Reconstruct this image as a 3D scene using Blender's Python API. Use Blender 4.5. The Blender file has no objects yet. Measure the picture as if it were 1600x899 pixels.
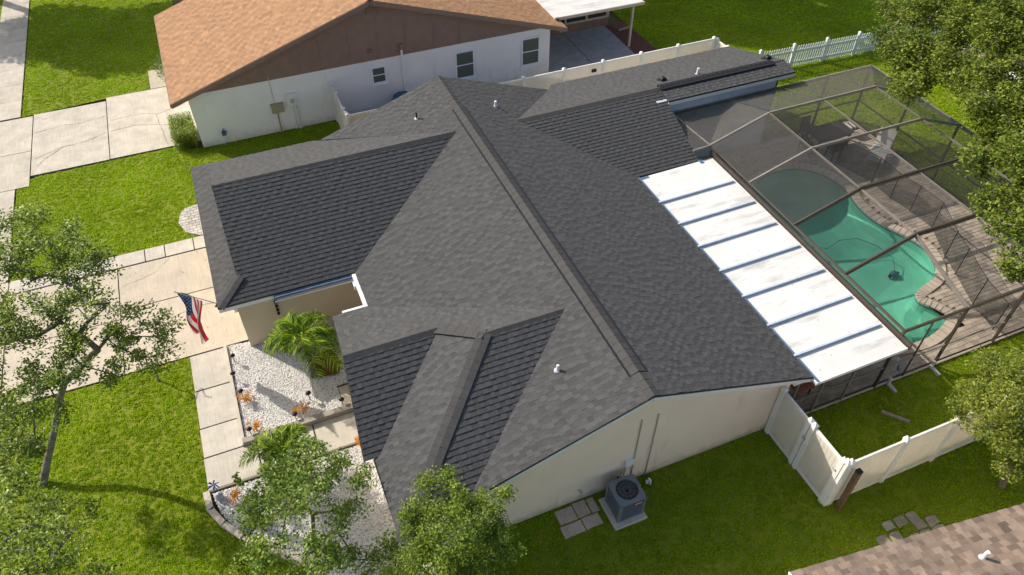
import bpy, math, random
import numpy as np
from mathutils import Vector, Matrix
R = random.Random(7)
rng = np.random.default_rng(11)
sc = bpy.context.scene
col = sc.collection

# ------------------------------------------------------------------ camera
F_PX = 1187.88; PITCH = math.radians(44.931); ROLL = math.radians(0.2368); YAW = math.radians(-22.7198)
cp, sp = math.cos(PITCH), math.sin(PITCH)
r_ = np.array([1, 0, 0.]); fw = np.array([0, cp, -sp]); up = np.array([0, sp, cp])
r_, up = math.cos(ROLL)*r_ + math.sin(ROLL)*up, -math.sin(ROLL)*r_ + math.cos(ROLL)*up
c_, s_ = math.cos(YAW), math.sin(YAW)
Mz = np.array([[c_, -s_, 0], [s_, c_, 0], [0, 0, 1]])
r_, up, fw = Mz @ r_, Mz @ up, Mz @ fw
cam = bpy.data.cameras.new('camera'); camo = bpy.data.objects.new('camera', cam); col.objects.link(camo)
camo.matrix_world = Matrix(((r_[0], up[0], -fw[0], 0), (r_[1], up[1], -fw[1], 0), (r_[2], up[2], -fw[2], 18.5), (0, 0, 0, 1)))
cam.sensor_width = 36; cam.lens = F_PX/1600*36; cam.clip_start = .1; cam.clip_end = 2000
sc.camera = camo
CAM = np.array([0, 0, 18.5])

# ------------------------------------------------------------------ light
SUN = Vector((-0.92, 1.18, 1.0)).normalized()
elev = math.asin(SUN.z); az = math.atan2(SUN.x, SUN.y)
w = bpy.data.worlds.new('World'); sc.world = w; w.use_nodes = True
nt = w.node_tree; nt.nodes.clear()
sky = nt.nodes.new('ShaderNodeTexSky'); sky.sky_type = 'NISHITA'; sky.sun_disc = False
sky.sun_elevation = elev; sky.sun_rotation = az; sky.air_density = 1.0; sky.dust_density = 3.0; sky.ozone_density = .35
bg = nt.nodes.new('ShaderNodeBackground'); bg.inputs[1].default_value = .13
wo = nt.nodes.new('ShaderNodeOutputWorld')
nt.links.new(sky.outputs[0], bg.inputs[0]); nt.links.new(bg.outputs[0], wo.inputs[0])
sl = bpy.data.lights.new('sun', 'SUN'); sl.energy = 4.3; sl.angle = math.radians(.55); sl.color = (1, .93, .81)
so = bpy.data.objects.new('sun', sl); col.objects.link(so)
so.rotation_euler = SUN.to_track_quat('Z', 'Y').to_euler(); so.location = SUN*60
sc.view_settings.view_transform = 'Standard'; sc.view_settings.look = 'None'
sc.view_settings.exposure = 0.38; sc.view_settings.gamma = 1.0; sc.view_settings.use_curve_mapping = False
sc.cycles.max_bounces = 8; sc.cycles.transparent_max_bounces = 16

# ------------------------------------------------------------------ materials
MATS = {}
def mat(name, c, rough=.8, var=0., scale=3., c2=None, bump=0., bscale=40., tone=0., spec=.3, metal=0., detail=5, trans=0., stain=None, stretch=None, foot=None, broom=False):
    """procedural material: base colour c, noise-mixed with c2, per-piece tone attribute, fine bump"""
    m = bpy.data.materials.new(name); m.use_nodes = True; MATS[name] = m
    t = m.node_tree; N = t.nodes; L = t.links
    b = N['Principled BSDF']; b.inputs['Roughness'].default_value = rough
    b.inputs['Specular IOR Level'].default_value = spec; b.inputs['Metallic'].default_value = metal
    g = N.new('ShaderNodeNewGeometry')
    cc = N.new('ShaderNodeRGB'); cc.outputs[0].default_value = (*c, 1); cur = cc.outputs[0]
    if c2 is None and var > 0: c2 = tuple(x*(1-var) for x in c)
    if c2 is not None:
        n = N.new('ShaderNodeTexNoise'); n.inputs['Scale'].default_value = scale; n.inputs['Detail'].default_value = detail
        n.inputs['Roughness'].default_value = .6
        L.new(g.outputs['Position'], n.inputs['Vector'])
        mr = N.new('ShaderNodeMapRange'); mr.inputs[1].default_value = .35; mr.inputs[2].default_value = .65
        L.new(n.outputs['Fac'], mr.inputs[0])
        mx = N.new('ShaderNodeMix'); mx.data_type = 'RGBA'
        L.new(mr.outputs[0], mx.inputs[0]); L.new(cur, mx.inputs[6]); mx.inputs[7].default_value = (*c2, 1); cur = mx.outputs[2]
    if stain:
        sc_, th, c3, amt = stain
        n = N.new('ShaderNodeTexNoise'); n.inputs['Scale'].default_value = sc_; n.inputs['Detail'].default_value = 6; n.inputs['Roughness'].default_value = .65
        if stretch:
            sv = N.new('ShaderNodeVectorMath'); sv.operation = 'MULTIPLY'; sv.inputs[1].default_value = stretch
            L.new(g.outputs['Position'], sv.inputs[0]); L.new(sv.outputs[0], n.inputs['Vector'])
        else: L.new(g.outputs['Position'], n.inputs['Vector'])
        mr = N.new('ShaderNodeMapRange'); mr.inputs[1].default_value = th; mr.inputs[2].default_value = th+.12; mr.inputs[4].default_value = amt
        L.new(n.outputs['Fac'], mr.inputs[0])
        mx = N.new('ShaderNodeMix'); mx.data_type = 'RGBA'
        L.new(mr.outputs[0], mx.inputs[0]); L.new(cur, mx.inputs[6]); mx.inputs[7].default_value = (*c3, 1); cur = mx.outputs[2]
    if foot:      # splash dirt on the lowest part of a wall, ragged upper edge
        fh, fc, fa = foot; sx = N.new('ShaderNodeSeparateXYZ'); L.new(g.outputs['Position'], sx.inputs[0])
        n = N.new('ShaderNodeTexNoise'); n.inputs['Scale'].default_value = 4; n.inputs['Detail'].default_value = 5; L.new(g.outputs['Position'], n.inputs['Vector'])
        m1 = N.new('ShaderNodeMath'); m1.operation = 'MULTIPLY'; m1.inputs[1].default_value = fh*2; L.new(n.outputs['Fac'], m1.inputs[0])
        m2 = N.new('ShaderNodeMath'); m2.operation = 'SUBTRACT'; L.new(m1.outputs[0], m2.inputs[0]); L.new(sx.outputs['Z'], m2.inputs[1])
        mr = N.new('ShaderNodeMapRange'); mr.inputs[1].default_value = -.05; mr.inputs[2].default_value = fh*.8; mr.inputs[4].default_value = fa; L.new(m2.outputs[0], mr.inputs[0])
        mx = N.new('ShaderNodeMix'); mx.data_type = 'RGBA'; L.new(mr.outputs[0], mx.inputs[0]); L.new(cur, mx.inputs[6]); mx.inputs[7].default_value = (*fc, 1); cur = mx.outputs[2]
    if broom:     # broom-finish streaks and small dark spots
        sv = N.new('ShaderNodeVectorMath'); sv.operation = 'MULTIPLY'; sv.inputs[1].default_value = (26, 1.2, 1); L.new(g.outputs['Position'], sv.inputs[0])
        n = N.new('ShaderNodeTexNoise'); n.inputs['Scale'].default_value = 1; n.inputs['Detail'].default_value = 3; L.new(sv.outputs[0], n.inputs['Vector'])
        n2 = N.new('ShaderNodeTexNoise'); n2.inputs['Scale'].default_value = 9; n2.inputs['Detail'].default_value = 6; n2.inputs['Roughness'].default_value = .7; L.new(g.outputs['Position'], n2.inputs['Vector'])
        mr = N.new('ShaderNodeMapRange'); mr.inputs[1].default_value = .3; mr.inputs[2].default_value = .7; mr.inputs[3].default_value = .90; mr.inputs[4].default_value = 1.06; L.new(n.outputs['Fac'], mr.inputs[0])
        mr2 = N.new('ShaderNodeMapRange'); mr2.inputs[1].default_value = .58; mr2.inputs[2].default_value = .70; mr2.inputs[3].default_value = 1; mr2.inputs[4].default_value = .80; L.new(n2.outputs['Fac'], mr2.inputs[0])
        mm = N.new('ShaderNodeMath'); mm.operation = 'MULTIPLY'; L.new(mr.outputs[0], mm.inputs[0]); L.new(mr2.outputs[0], mm.inputs[1])
        mx = N.new('ShaderNodeVectorMath'); mx.operation = 'SCALE'; L.new(cur, mx.inputs[0]); L.new(mm.outputs[0], mx.inputs['Scale']); cur = mx.outputs[0]
    if tone > 0:
        a = N.new('ShaderNodeAttribute'); a.attribute_name = 'tone'
        mr = N.new('ShaderNodeMapRange'); mr.inputs[3].default_value = 1-tone; mr.inputs[4].default_value = 1+tone
        L.new(a.outputs['Fac'], mr.inputs[0])
        mx = N.new('ShaderNodeVectorMath'); mx.operation = 'SCALE'
        L.new(cur, mx.inputs[0]); L.new(mr.outputs[0], mx.inputs['Scale']); cur = mx.outputs[0]
    L.new(cur, b.inputs['Base Color'])
    if bump > 0:
        n = N.new('ShaderNodeTexNoise'); n.inputs['Scale'].default_value = bscale; n.inputs['Detail'].default_value = 4
        L.new(g.outputs['Position'], n.inputs['Vector'])
        bp = N.new('ShaderNodeBump'); bp.inputs['Strength'].default_value = bump; bp.inputs['Distance'].default_value = .02
        L.new(n.outputs['Fac'], bp.inputs['Height']); L.new(bp.outputs[0], b.inputs['Normal'])
    if trans > 0:
        tr = N.new('ShaderNodeBsdfTranslucent'); L.new(cur, tr.inputs[0])
        mx = N.new('ShaderNodeMixShader'); mx.inputs[0].default_value = trans
        o = N['Material Output']; L.new(b.outputs[0], mx.inputs[1]); L.new(tr.outputs[0], mx.inputs[2]); L.new(mx.outputs[0], o.inputs[0])
    return m

def leafmat(name, c, c2, trans=.3, rough=.45, spec=.35):
    m = bpy.data.materials.new(name); m.use_nodes = True
    t = m.node_tree; N = t.nodes; L = t.links; b = N['Principled BSDF']
    a = N.new('ShaderNodeAttribute'); a.attribute_name = 'tone'
    mx = N.new('ShaderNodeMix'); mx.data_type = 'RGBA'
    L.new(a.outputs['Fac'], mx.inputs[0]); mx.inputs[6].default_value = (*c, 1); mx.inputs[7].default_value = (*c2, 1)
    L.new(mx.outputs[2], b.inputs['Base Color']); b.inputs['Roughness'].default_value = rough
    b.inputs['Specular IOR Level'].default_value = spec-.1
    tr = N.new('ShaderNodeBsdfTranslucent'); L.new(mx.outputs[2], tr.inputs[0])
    ms = N.new('ShaderNodeMixShader'); ms.inputs[0].default_value = trans
    L.new(b.outputs[0], ms.inputs[1]); L.new(tr.outputs[0], ms.inputs[2]); L.new(ms.outputs[0], N['Material Output'].inputs[0])
    return m

def screenmat(name, c, cover):
    m = bpy.data.materials.new(name); m.use_nodes = True
    t = m.node_tree; N = t.nodes; L = t.links; b = N['Principled BSDF']
    b.inputs['Base Color'].default_value = (*c, 1); b.inputs['Roughness'].default_value = .7
    g = N.new('ShaderNodeNewGeometry'); n = N.new('ShaderNodeTexNoise'); n.inputs['Scale'].default_value = 1.3; n.inputs['Detail'].default_value = 3
    L.new(g.outputs['Position'], n.inputs['Vector'])
    mr = N.new('ShaderNodeMapRange'); mr.inputs[1].default_value = .3; mr.inputs[2].default_value = .7
    mr.inputs[3].default_value = cover*.85; mr.inputs[4].default_value = min(1, cover*1.15)
    L.new(n.outputs['Fac'], mr.inputs[0])
    tr = N.new('ShaderNodeBsdfTransparent'); ms = N.new('ShaderNodeMixShader')
    L.new(mr.outputs[0], ms.inputs[0]); L.new(tr.outputs[0], ms.inputs[1]); L.new(b.outputs[0], ms.inputs[2])
    L.new(ms.outputs[0], N['Material Output'].inputs[0])
    return m

M = {}
M['shingle'] = mat('charcoal_asphalt_shingle', (.081, .082, .084), .93, c2=(.071, .072, .074), scale=5, tone=.30, bump=.25, bscale=160, spec=.15)
M['ridge'] = mat('charcoal_ridge_shingle', (.077, .076, .076), .93, c2=(.069, .068, .068), scale=6, tone=.06, bump=.5, bscale=160, spec=.15)
M['nshingle'] = mat('tan_asphalt_shingle', (.38, .222, .125), .93, c2=(.32, .185, .105), scale=3, tone=.20, bump=.4, bscale=120, spec=.15)
M['sshingle'] = mat('brown_asphalt_shingle', (.235, .175, .135), .93, c2=(.16, .125, .105), scale=2.2, tone=.45, bump=.4, bscale=120, spec=.15)
M['felt'] = mat('roof_underlay', (.02, .02, .02), .95)
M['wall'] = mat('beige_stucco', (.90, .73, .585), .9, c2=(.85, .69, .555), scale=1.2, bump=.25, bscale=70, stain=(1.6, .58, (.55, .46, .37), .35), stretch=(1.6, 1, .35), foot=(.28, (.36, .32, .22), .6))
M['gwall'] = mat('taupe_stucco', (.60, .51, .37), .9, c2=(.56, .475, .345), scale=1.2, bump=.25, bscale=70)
M['bwall'] = mat('pale_grey_stucco', (.60, .64, .70), .9, c2=(.52, .57, .63), scale=1.5, bump=.2, bscale=70)
M['nwall'] = mat('white_stucco', (.86, .84, .83), .9, c2=(.80, .79, .79), scale=1.0, bump=.2, bscale=60, stain=(1.3, .58, (.62, .61, .58), .4), stretch=(1.8, 1, .35), foot=(.3, (.50, .47, .36), .5))
M['ngable'] = mat('brown_painted_siding', (.285, .19, .145), .85, c2=(.25, .165, .125), scale=3, bump=.3, bscale=60)
M['fascia'] = mat('white_fascia', (.80, .79, .77), .55, var=.08)
M['dark_trim'] = mat('dark_drip_edge', (.035, .035, .04), .5)
M['gutter'] = mat('white_metal_gutter', (.82, .82, .83), .4)
M['blue'] = mat('dark_blue_trim', (.10, .17, .28), .5, var=.2, scale=8)  # plain dark blue for the garage gutter and the flashing strips
M['pan'] = mat('white_pan_roof_paint', (.70, .695, .68), .65, c2=(.62, .615, .60), scale=1.2, stain=(1.0, .54, (.43, .43, .42), .75), stretch=(.55, 2.6, 1), bump=.08, bscale=20)
M['panrib'] = mat('pan_roof_seam', (.52, .60, .70), .55, var=.2, scale=6)  # bluish skylit shade of the ribs put into the seam colour
M['vinyl'] = mat('white_vinyl', (.86, .82, .77), .45, c2=(.74, .72, .68), scale=2.5, tone=.03, trans=.0)
M['vinyl_thin'] = mat('vinyl_board', (.88, .82, .72), .5, c2=(.83, .77, .68), scale=2.5, tone=.04, trans=.35, foot=(.22, (.40, .42, .24), .55))
M['picket'] = mat('white_picket_vinyl', (.74, .77, .80), .5, tone=.04, trans=.1)
M['conc'] = mat('pale_concrete', (.60, .55, .47), .9, c2=(.50, .46, .40), scale=2.2, tone=.07, bump=.2, bscale=50, stain=(.9, .59, (.42, .38, .32), .5), broom=True)
M['conc2'] = mat('grey_concrete', (.58, .525, .435), .9, c2=(.45, .41, .345), scale=1.6, tone=.06, bump=.25, bscale=50, stain=(1.1, .585, (.36, .34, .30), .55), broom=True)
M['curb'] = mat('stained_curb_concrete', (.36, .33, .28), .9, c2=(.27, .25, .21), scale=4, bump=.3, bscale=50)
M['concw'] = mat('warm_driveway_concrete', (.57, .495, .39), .9, c2=(.49, .43, .345), scale=1.3, tone=.05, bump=.2, bscale=50, stain=(.8, .575, (.42, .36, .29), .55), broom=True)
M['joint'] = mat('joint_dirt', (.24, .21, .165), .95)
M['patio'] = mat('worn_grey_patio', (.42, .42, .44), .9, c2=(.33, .33, .35), scale=3, stain=(4, .62, (.16, .13, .12), .6), bump=.2)
M['mulch'] = mat('red_mulch', (.20, .075, .055), .95, c2=(.12, .05, .04), scale=9, bump=.8, bscale=40)
M['soil'] = mat('soil', (.10, .08, .035), .95, c2=(.075, .085, .02), scale=4, bump=.6, bscale=30)
M['lawn'] = mat('lawn_base', (.20, .23, .014), .95, c2=(.15, .19, .012), scale=1.1, bump=1, bscale=30)
M['asphalt'] = mat('asphalt', (.06, .07, .075), .9, var=.25, scale=8, bump=.4, bscale=80)
M['paver'] = mat('tan_paver', (.53, .44, .35), .9, c2=(.43, .36, .29), scale=3, tone=.2, bump=.3, bscale=60)
M['brickg'] = mat('grey_paver', (.56, .52, .47), .9, var=.2, scale=4, tone=.15, bump=.3, bscale=60)
M['sslab'] = mat('pink_stepping_slab', (.64, .49, .40), .95, c2=(.54, .42, .35), scale=6, tone=.12, bump=.5, bscale=60)
M['rubble'] = mat('grey_stone_slab', (.36, .31, .25), .95, c2=(.26, .23, .19), scale=7, tone=.2, bump=.6, bscale=40)
M['plaster'] = mat('pool_plaster', (.20, .52, .385), .6, c2=(.165, .47, .345), scale=1.0, tone=.0, stain=(.6, .60, (.35, .62, .36), .4))
M['coping'] = mat('coping_stone', (.64, .54, .43), .85, var=.15, tone=.12)
M['bronze'] = mat('bronze_aluminium', (.060, .047, .038), .5, var=.2, scale=3, metal=0, spec=.5)
M['bronze_m'] = mat('shade_tone_bronze_beam', (.072, .058, .047), .5, var=.2, scale=3, spec=.5)  # shade on the beam sides put into this darker bronze
M['bronze_l'] = mat('lit_tone_bronze_beam', (.26, .235, .20), .5, var=.2, scale=3, spec=.5)  # same bronze with the sunlit look put into a lighter colour
M['iron'] = mat('black_plastic', (.02, .02, .022), .45)
M['glass'] = bpy.data.materials.new('window_glass'); M['glass'].use_nodes = True
_b = M['glass'].node_tree.nodes['Principled BSDF']; _b.inputs['Base Color'].default_value = (.10, .12, .105, 1); _b.inputs['Roughness'].default_value = .12; _b.inputs['Specular IOR Level'].default_value = .8
M['wframe'] = mat('white_window_frame', (.80, .82, .85), .5)
M['post'] = mat('beige_post', (.50, .43, .36), .7, var=.1)
M['knee'] = mat('brown_knee_wall', (.24, .16, .12), .85, var=.2)
M['acgrey'] = mat('ac_grey_paint', (.19, .215, .235), .45, var=.1, scale=10, spec=.5)
M['acdark'] = mat('ac_dark_grille', (.07, .068, .068), .6)
M['acfan'] = mat('ac_fan', (.34, .42, .50), .4)
M['red'] = mat('red_label', (.55, .04, .03), .5)
M['white'] = mat('plain_white', (.8, .8, .8), .5)
M['navy'] = mat('flag_navy', (.025, .05, .16), .7, trans=.15)
M['fred'] = mat('flag_red', (.55, .025, .045), .7, trans=.15)
M['fwhite'] = mat('flag_white', (.82, .78, .76), .7, trans=.15)
M['pole'] = mat('aluminium_pole', (.55, .55, .53), .35, metal=.6)
M['wood'] = mat('weathered_wood', (.20, .12, .065), .85, c2=(.12, .075, .04), scale=8, bump=.5, bscale=40)
M['woodg'] = mat('grey_wood', (.38, .32, .25), .9, var=.3, scale=8, bump=.5)
M['bark'] = mat('grey_bark', (.25, .22, .18), .95, c2=(.13, .11, .09), scale=7, bump=1, bscale=25)
M['bark2'] = mat('brown_bark', (.22, .16, .115), .95, c2=(.13, .10, .075), scale=8, bump=1, bscale=25)
M['rock'] = mat('white_marble_chip', (.82, .80, .77), .75, tone=.0, c2=(.66, .64, .62), scale=35)
M['rockb'] = mat('gravel_bed', (.50, .48, .45), .95, c2=(.30, .285, .26), scale=30, bump=1, bscale=40)
M['metalg'] = mat('galvanised_metal', (.45, .47, .48), .4, metal=.7)
M['lead'] = mat('vent_pipe_grey', (.42, .43, .45), .5)
M['vblack'] = mat('black_vent', (.025, .025, .028), .6)
M['tanbox'] = mat('tan_meter_box', (.38, .34, .22), .6)
M['bluebin'] = mat('dark_blue_plastic', (.05, .12, .18), .5)
M['bright_blue'] = mat('bright_blue_plastic', (.02, .22, .60), .4)
M['wicker'] = mat('dark_wicker', (.035, .03, .028), .7, bump=.6, bscale=60)
M['sling'] = mat('pale_sling_fabric', (.62, .60, .56), .8)
M['stripe'] = mat('cream_cushion', (.70, .66, .55), .8)
M['stripeb'] = mat('dark_cushion_stripe', (.05, .05, .06), .8)
M['soffit'] = mat('soffit_grey', (.5, .5, .5), .8)
for _n, _c, _a in (('dense', .72, .62), ('mid', .54, .58), ('fine', .36, .6), ('thin', .22, .6), ('clear', .08, .8)): M['screen_'+_n] = screenmat('screen_mesh_'+_n, (.105*_a, .097*_a, .087*_a), _c)  # heavier grades carry view-angle haze put into the mesh cover
M['screenw'] = screenmat('dark_screen_wall', (.03, .03, .03), .30)
M['safety'] = screenmat('safety_mesh', (.03, .035, .03), .45)
M['oakleaf'] = leafmat('oak_leaf', (.045, .11, .010), (.42, .52, .06))
M['myrtle'] = leafmat('myrtle_leaf', (.05, .13, .014), (.36, .46, .06), .4)
M['lime'] = leafmat('lime_leaf', (.065, .13, .012), (.36, .46, .05), .45)
M['bigleaf'] = leafmat('laurel_oak_leaf', (.034, .082, .010), (.36, .42, .06), .35)
M['yleaf'] = leafmat('yellowing_leaf', (.07, .13, .012), (.42, .44, .07), .4)
M['palm'] = leafmat('palm_leaf', (.035, .12, .006), (.52, .64, .05), .35, .5, .2)
M['croton'] = leafmat('croton_leaf', (.60, .20, .01), (.75, .42, .02), .3)
M['hedge'] = leafmat('hedge_leaf', (.035, .10, .008), (.44, .54, .03), .3)
M['grassb'] = leafmat('grass_blade', (.22, .29, .010), (.52, .58, .028), .4, .7, .12)

def grassmat(name, ca, cb, patch, amt, thr, sc2):
    m = leafmat(name, ca, cb, .4, .7, .12); t = m.node_tree; N = t.nodes; L = t.links
    mx = [n for n in N if n.type == 'MIX'][0]
    g = N.new('ShaderNodeNewGeometry'); n = N.new('ShaderNodeTexNoise'); n.inputs['Scale'].default_value = sc2; n.inputs['Detail'].default_value = 6; n.inputs['Roughness'].default_value = .7
    L.new(g.outputs['Position'], n.inputs['Vector'])
    mr = N.new('ShaderNodeMapRange'); mr.inputs[1].default_value = thr; mr.inputs[2].default_value = thr+.14; mr.inputs[4].default_value = amt
    L.new(n.outputs['Fac'], mr.inputs[0])
    m2 = N.new('ShaderNodeMix'); m2.data_type = 'RGBA'; L.new(mr.outputs[0], m2.inputs[0]); m2.inputs[7].default_value = (*patch, 1)
    n3 = N.new('ShaderNodeTexNoise'); n3.inputs['Scale'].default_value = .35; n3.inputs['Detail'].default_value = 3; L.new(g.outputs['Position'], n3.inputs['Vector'])
    mr3 = N.new('ShaderNodeMapRange'); mr3.inputs[1].default_value = .3; mr3.inputs[2].default_value = .7; mr3.inputs[3].default_value = .78; mr3.inputs[4].default_value = 1.15
    L.new(n3.outputs['Fac'], mr3.inputs[0])
    outs = [l.to_socket for l in list(t.links) if l.from_socket == mx.outputs[2]]
    for l in list(t.links):
        if l.from_socket == mx.outputs[2]: t.links.remove(l)
    L.new(mx.outputs[2], m2.inputs[6]); vm = N.new('ShaderNodeVectorMath'); vm.operation = 'SCALE'
    L.new(m2.outputs[2], vm.inputs[0]); L.new(mr3.outputs[0], vm.inputs['Scale'])
    for o in outs: L.new(vm.outputs[0], o)
    return m
M['grassb'] = grassmat('grass_blade', (.17, .30, .008), (.54, .72, .028), (.52, .50, .10), .32, .60, .7)
M['grassc'] = grassmat('olive_grass_blade', (.17, .29, .012), (.48, .62, .04), (.46, .42, .13), .32, .50, 1.3)
# ------------------------------------------------------------------ helpers
def wloc(o):
    v = Vector((0, 0, 0))
    while o is not None: v += o.location; o = o.parent
    return v
def setp(o, label=None, cat=None, group=None, kind=None):
    if label: o['label'] = label
    if cat: o['category'] = cat
    if group: o['group'] = group
    if kind: o['kind'] = kind
    return o
def thing(name, label, cat, loc=(0, 0, 0), group=None):
    o = bpy.data.objects.new(name, None); col.objects.link(o); o.location = loc; o.empty_display_size = .2
    return setp(o, label, cat, group)
class MB:
    def __init__(s): s.v = []; s.f = []; s.t = []; s.m = []
    def add(s, vs, fs, tone=.5, mi=0):
        n = len(s.v); s.v += [tuple(map(float, v)) for v in vs]
        for f in fs: s.f.append(tuple(n+i for i in f)); s.t.append(tone); s.m.append(mi)
    def box(s, x0, x1, y0, y1, z0, z1, tone=.5, mi=0):
        s.add([(x0,y0,z0),(x1,y0,z0),(x1,y1,z0),(x0,y1,z0),(x0,y0,z1),(x1,y0,z1),(x1,y1,z1),(x0,y1,z1)],
              [(0,3,2,1),(4,5,6,7),(0,1,5,4),(1,2,6,5),(2,3,7,6),(3,0,4,7)], tone, mi)
    def bbox(s, x0, x1, y0, y1, z0, z1, b=.01, tone=.5, mi=0):
        """box with its top edge bevelled"""
        s.add([(x0,y0,z0),(x1,y0,z0),(x1,y1,z0),(x0,y1,z0),(x0,y0,z1-b),(x1,y0,z1-b),(x1,y1,z1-b),(x0,y1,z1-b),
               (x0+b,y0+b,z1),(x1-b,y0+b,z1),(x1-b,y1-b,z1),(x0+b,y1-b,z1)],
              [(0,3,2,1),(0,1,5,4),(1,2,6,5),(2,3,7,6),(3,0,4,7),(4,5,9,8),(5,6,10,9),(6,7,11,10),(7,4,8,11),(8,9,10,11)], tone, mi)
    def beam(s, p, q, w, h, upv=(0, 0, 1), tone=.5, mi=0):
        p = Vector(p); q = Vector(q); d = (q-p).normalized(); u = Vector(upv)
        if abs(d.dot(u)) > .98: u = Vector((0, 1, 0))
        a = d.cross(u).normalized(); b = a.cross(d)
        vs = [e + a*(sx*w/2) + b*(sy*h/2) for e in (p, q) for sx, sy in ((-1,-1),(1,-1),(1,1),(-1,1))]
        s.add(vs, [(0,1,2,3),(7,6,5,4),(0,4,5,1),(1,5,6,2),(2,6,7,3),(3,7,4,0)], tone, mi)
    def tube(s, pts, rad, n=8, cap=True, tone=.5, mi=0):
        pts = [Vector(p) for p in pts]
        rad = rad if isinstance(rad, (list, tuple)) else [rad]*len(pts)
        base = len(s.v); vs = []
        for i, p in enumerate(pts):
            d = (pts[min(i+1, len(pts)-1)] - pts[max(i-1, 0)])
            d = d.normalized() if d.length > 1e-9 else Vector((0,0,1))
            a = d.orthogonal().normalized() if i == 0 else (pa - d*pa.dot(d)).normalized()
            pa = a; b = d.cross(a)
            for k in range(n):
                t = 2*math.pi*k/n; vs.append(p + (a*math.cos(t) + b*math.sin(t))*rad[i])
        fs = []
        for i in range(len(pts)-1):
            for k in range(n):
                k2 = (k+1) % n; fs.append((i*n+k, i*n+k2, (i+1)*n+k2, (i+1)*n+k))
        if cap: fs.append(tuple(range(n))[::-1]); fs.append(tuple((len(pts)-1)*n+k for k in range(n)))
        s.add(vs, fs, tone, mi)
    def lathe(s, c, prof, n=16, tone=.5, mi=0):
        vs = []; fs = []
        for (r, z) in prof:
            for k in range(n):
                t = 2*math.pi*k/n; vs.append((c[0]+r*math.cos(t), c[1]+r*math.sin(t), c[2]+z))
        for i in range(len(prof)-1):
            for k in range(n):
                k2 = (k+1) % n; fs.append((i*n+k, i*n+k2, (i+1)*n+k2, (i+1)*n+k))
        fs.append(tuple(range(n))[::-1]); fs.append(tuple((len(prof)-1)*n+k for k in range(n)))
        s.add(vs, fs, tone, mi)
    def prism(s, pts, z0, z1, tone=.5, mi=0, bottom=True):
        n = len(pts); vs = [(x, y, z0) for x, y in pts] + [(x, y, z1) for x, y in pts]
        fs = [tuple(range(n, 2*n))] + ([tuple(range(n))[::-1]] if bottom else [])
        fs += [(i, (i+1) % n, n+(i+1) % n, n+i) for i in range(n)]
        s.add(vs, fs, tone, mi)
    def slab(s, P3, nrm, th, tone=.5, mi=0):
        """planar polygon thickened downwards along nrm"""
        n = len(P3); nrm = Vector(nrm)
        vs = [Vector(p) for p in P3] + [Vector(p)-nrm*th for p in P3]
        s.add(vs, [tuple(range(n)), tuple(range(n, 2*n))[::-1]] + [(i, n+i, n+(i+1) % n, (i+1) % n) for i in range(n)], tone, mi)
    def mesh(s, name, mats, off=(0, 0, 0)):
        me = bpy.data.meshes.new(name); off = Vector(off)
        me.from_pydata([tuple(Vector(v)-off) for v in s.v], [], s.f)
        mats = mats if isinstance(mats, (list, tuple)) else [mats]
        for m in mats: me.materials.append(m)
        a = me.attributes.new('tone', 'FLOAT', 'FACE'); a.data.foreach_set('value', s.t)
        if len(mats) > 1: me.polygons.foreach_set('material_index', s.m)
        me.update(); return me
    def build(s, name, mats, parent=None, label=None, cat=None, group=None, kind=None, smooth=False):
        off = wloc(parent) if parent else Vector((0, 0, 0))
        me = s.mesh(name, mats, off)
        o = bpy.data.objects.new(name, me); col.objects.link(o)
        if parent: o.parent = parent
        if smooth: me.polygons.foreach_set('use_smooth', [True]*len(me.polygons))
        return setp(o, label, cat, group, kind)
def put(name, me, parent, loc, mw=None):
    o = bpy.data.objects.new(name, me); col.objects.link(o); o.parent = parent
    b = wloc(parent) if parent else Vector((0, 0, 0))
    if mw is None: o.location = Vector(loc)-b
    else: o.matrix_local = Matrix.Translation(-b) @ mw
    return o
def one(fn, name, mats, parent=None, **k):
    m = MB(); fn(m); return m.build(name, mats, parent, **k)

# polygon helpers
def inside(p, poly):
    x, y = p; c = False; n = len(poly)
    for i in range(n):
        x1, y1 = poly[i]; x2, y2 = poly[(i+1) % n]
        if (y1 > y) != (y2 > y) and x < (x2-x1)*(y-y1)/(y2-y1)+x1: c = not c
    return c
def clip_rect(poly, x0, x1, y0, y1):
    def cl(P, ax, v, keep):
        o = []
        for i in range(len(P)):
            a, b = P[i], P[(i+1) % len(P)]
            ia, ib = (a[ax]-v)*keep >= 0, (b[ax]-v)*keep >= 0
            if ia: o.append(a)
            if ia != ib:
                t = (v-a[ax])/(b[ax]-a[ax]); q = [a[0]+(b[0]-a[0])*t, a[1]+(b[1]-a[1])*t]; q[ax] = v; o.append(tuple(q))
        return o
    P = list(poly)
    for ax, v, k in ((0, x0, 1), (0, x1, -1), (1, y0, 1), (1, y1, -1)):
        P = cl(P, ax, v, k)
        if len(P) < 3: return []
    out = []
    for p in P:
        if not out or abs(p[0]-out[-1][0])+abs(p[1]-out[-1][1]) > 1e-4: out.append(p)
    return out if len(out) >= 3 else []
def seg_hits_rect(a, b, x0, x1, y0, y1):
    if max(a[0], b[0]) < x0 or min(a[0], b[0]) > x1 or max(a[1], b[1]) < y0 or min(a[1], b[1]) > y1: return False
    c = [(x, y) for x in (x0, x1) for y in (y0, y1)]
    s = [(b[0]-a[0])*(p[1]-a[1])-(b[1]-a[1])*(p[0]-a[0]) for p in c]
    return not (min(s) > 0 or max(s) < 0)

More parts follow.
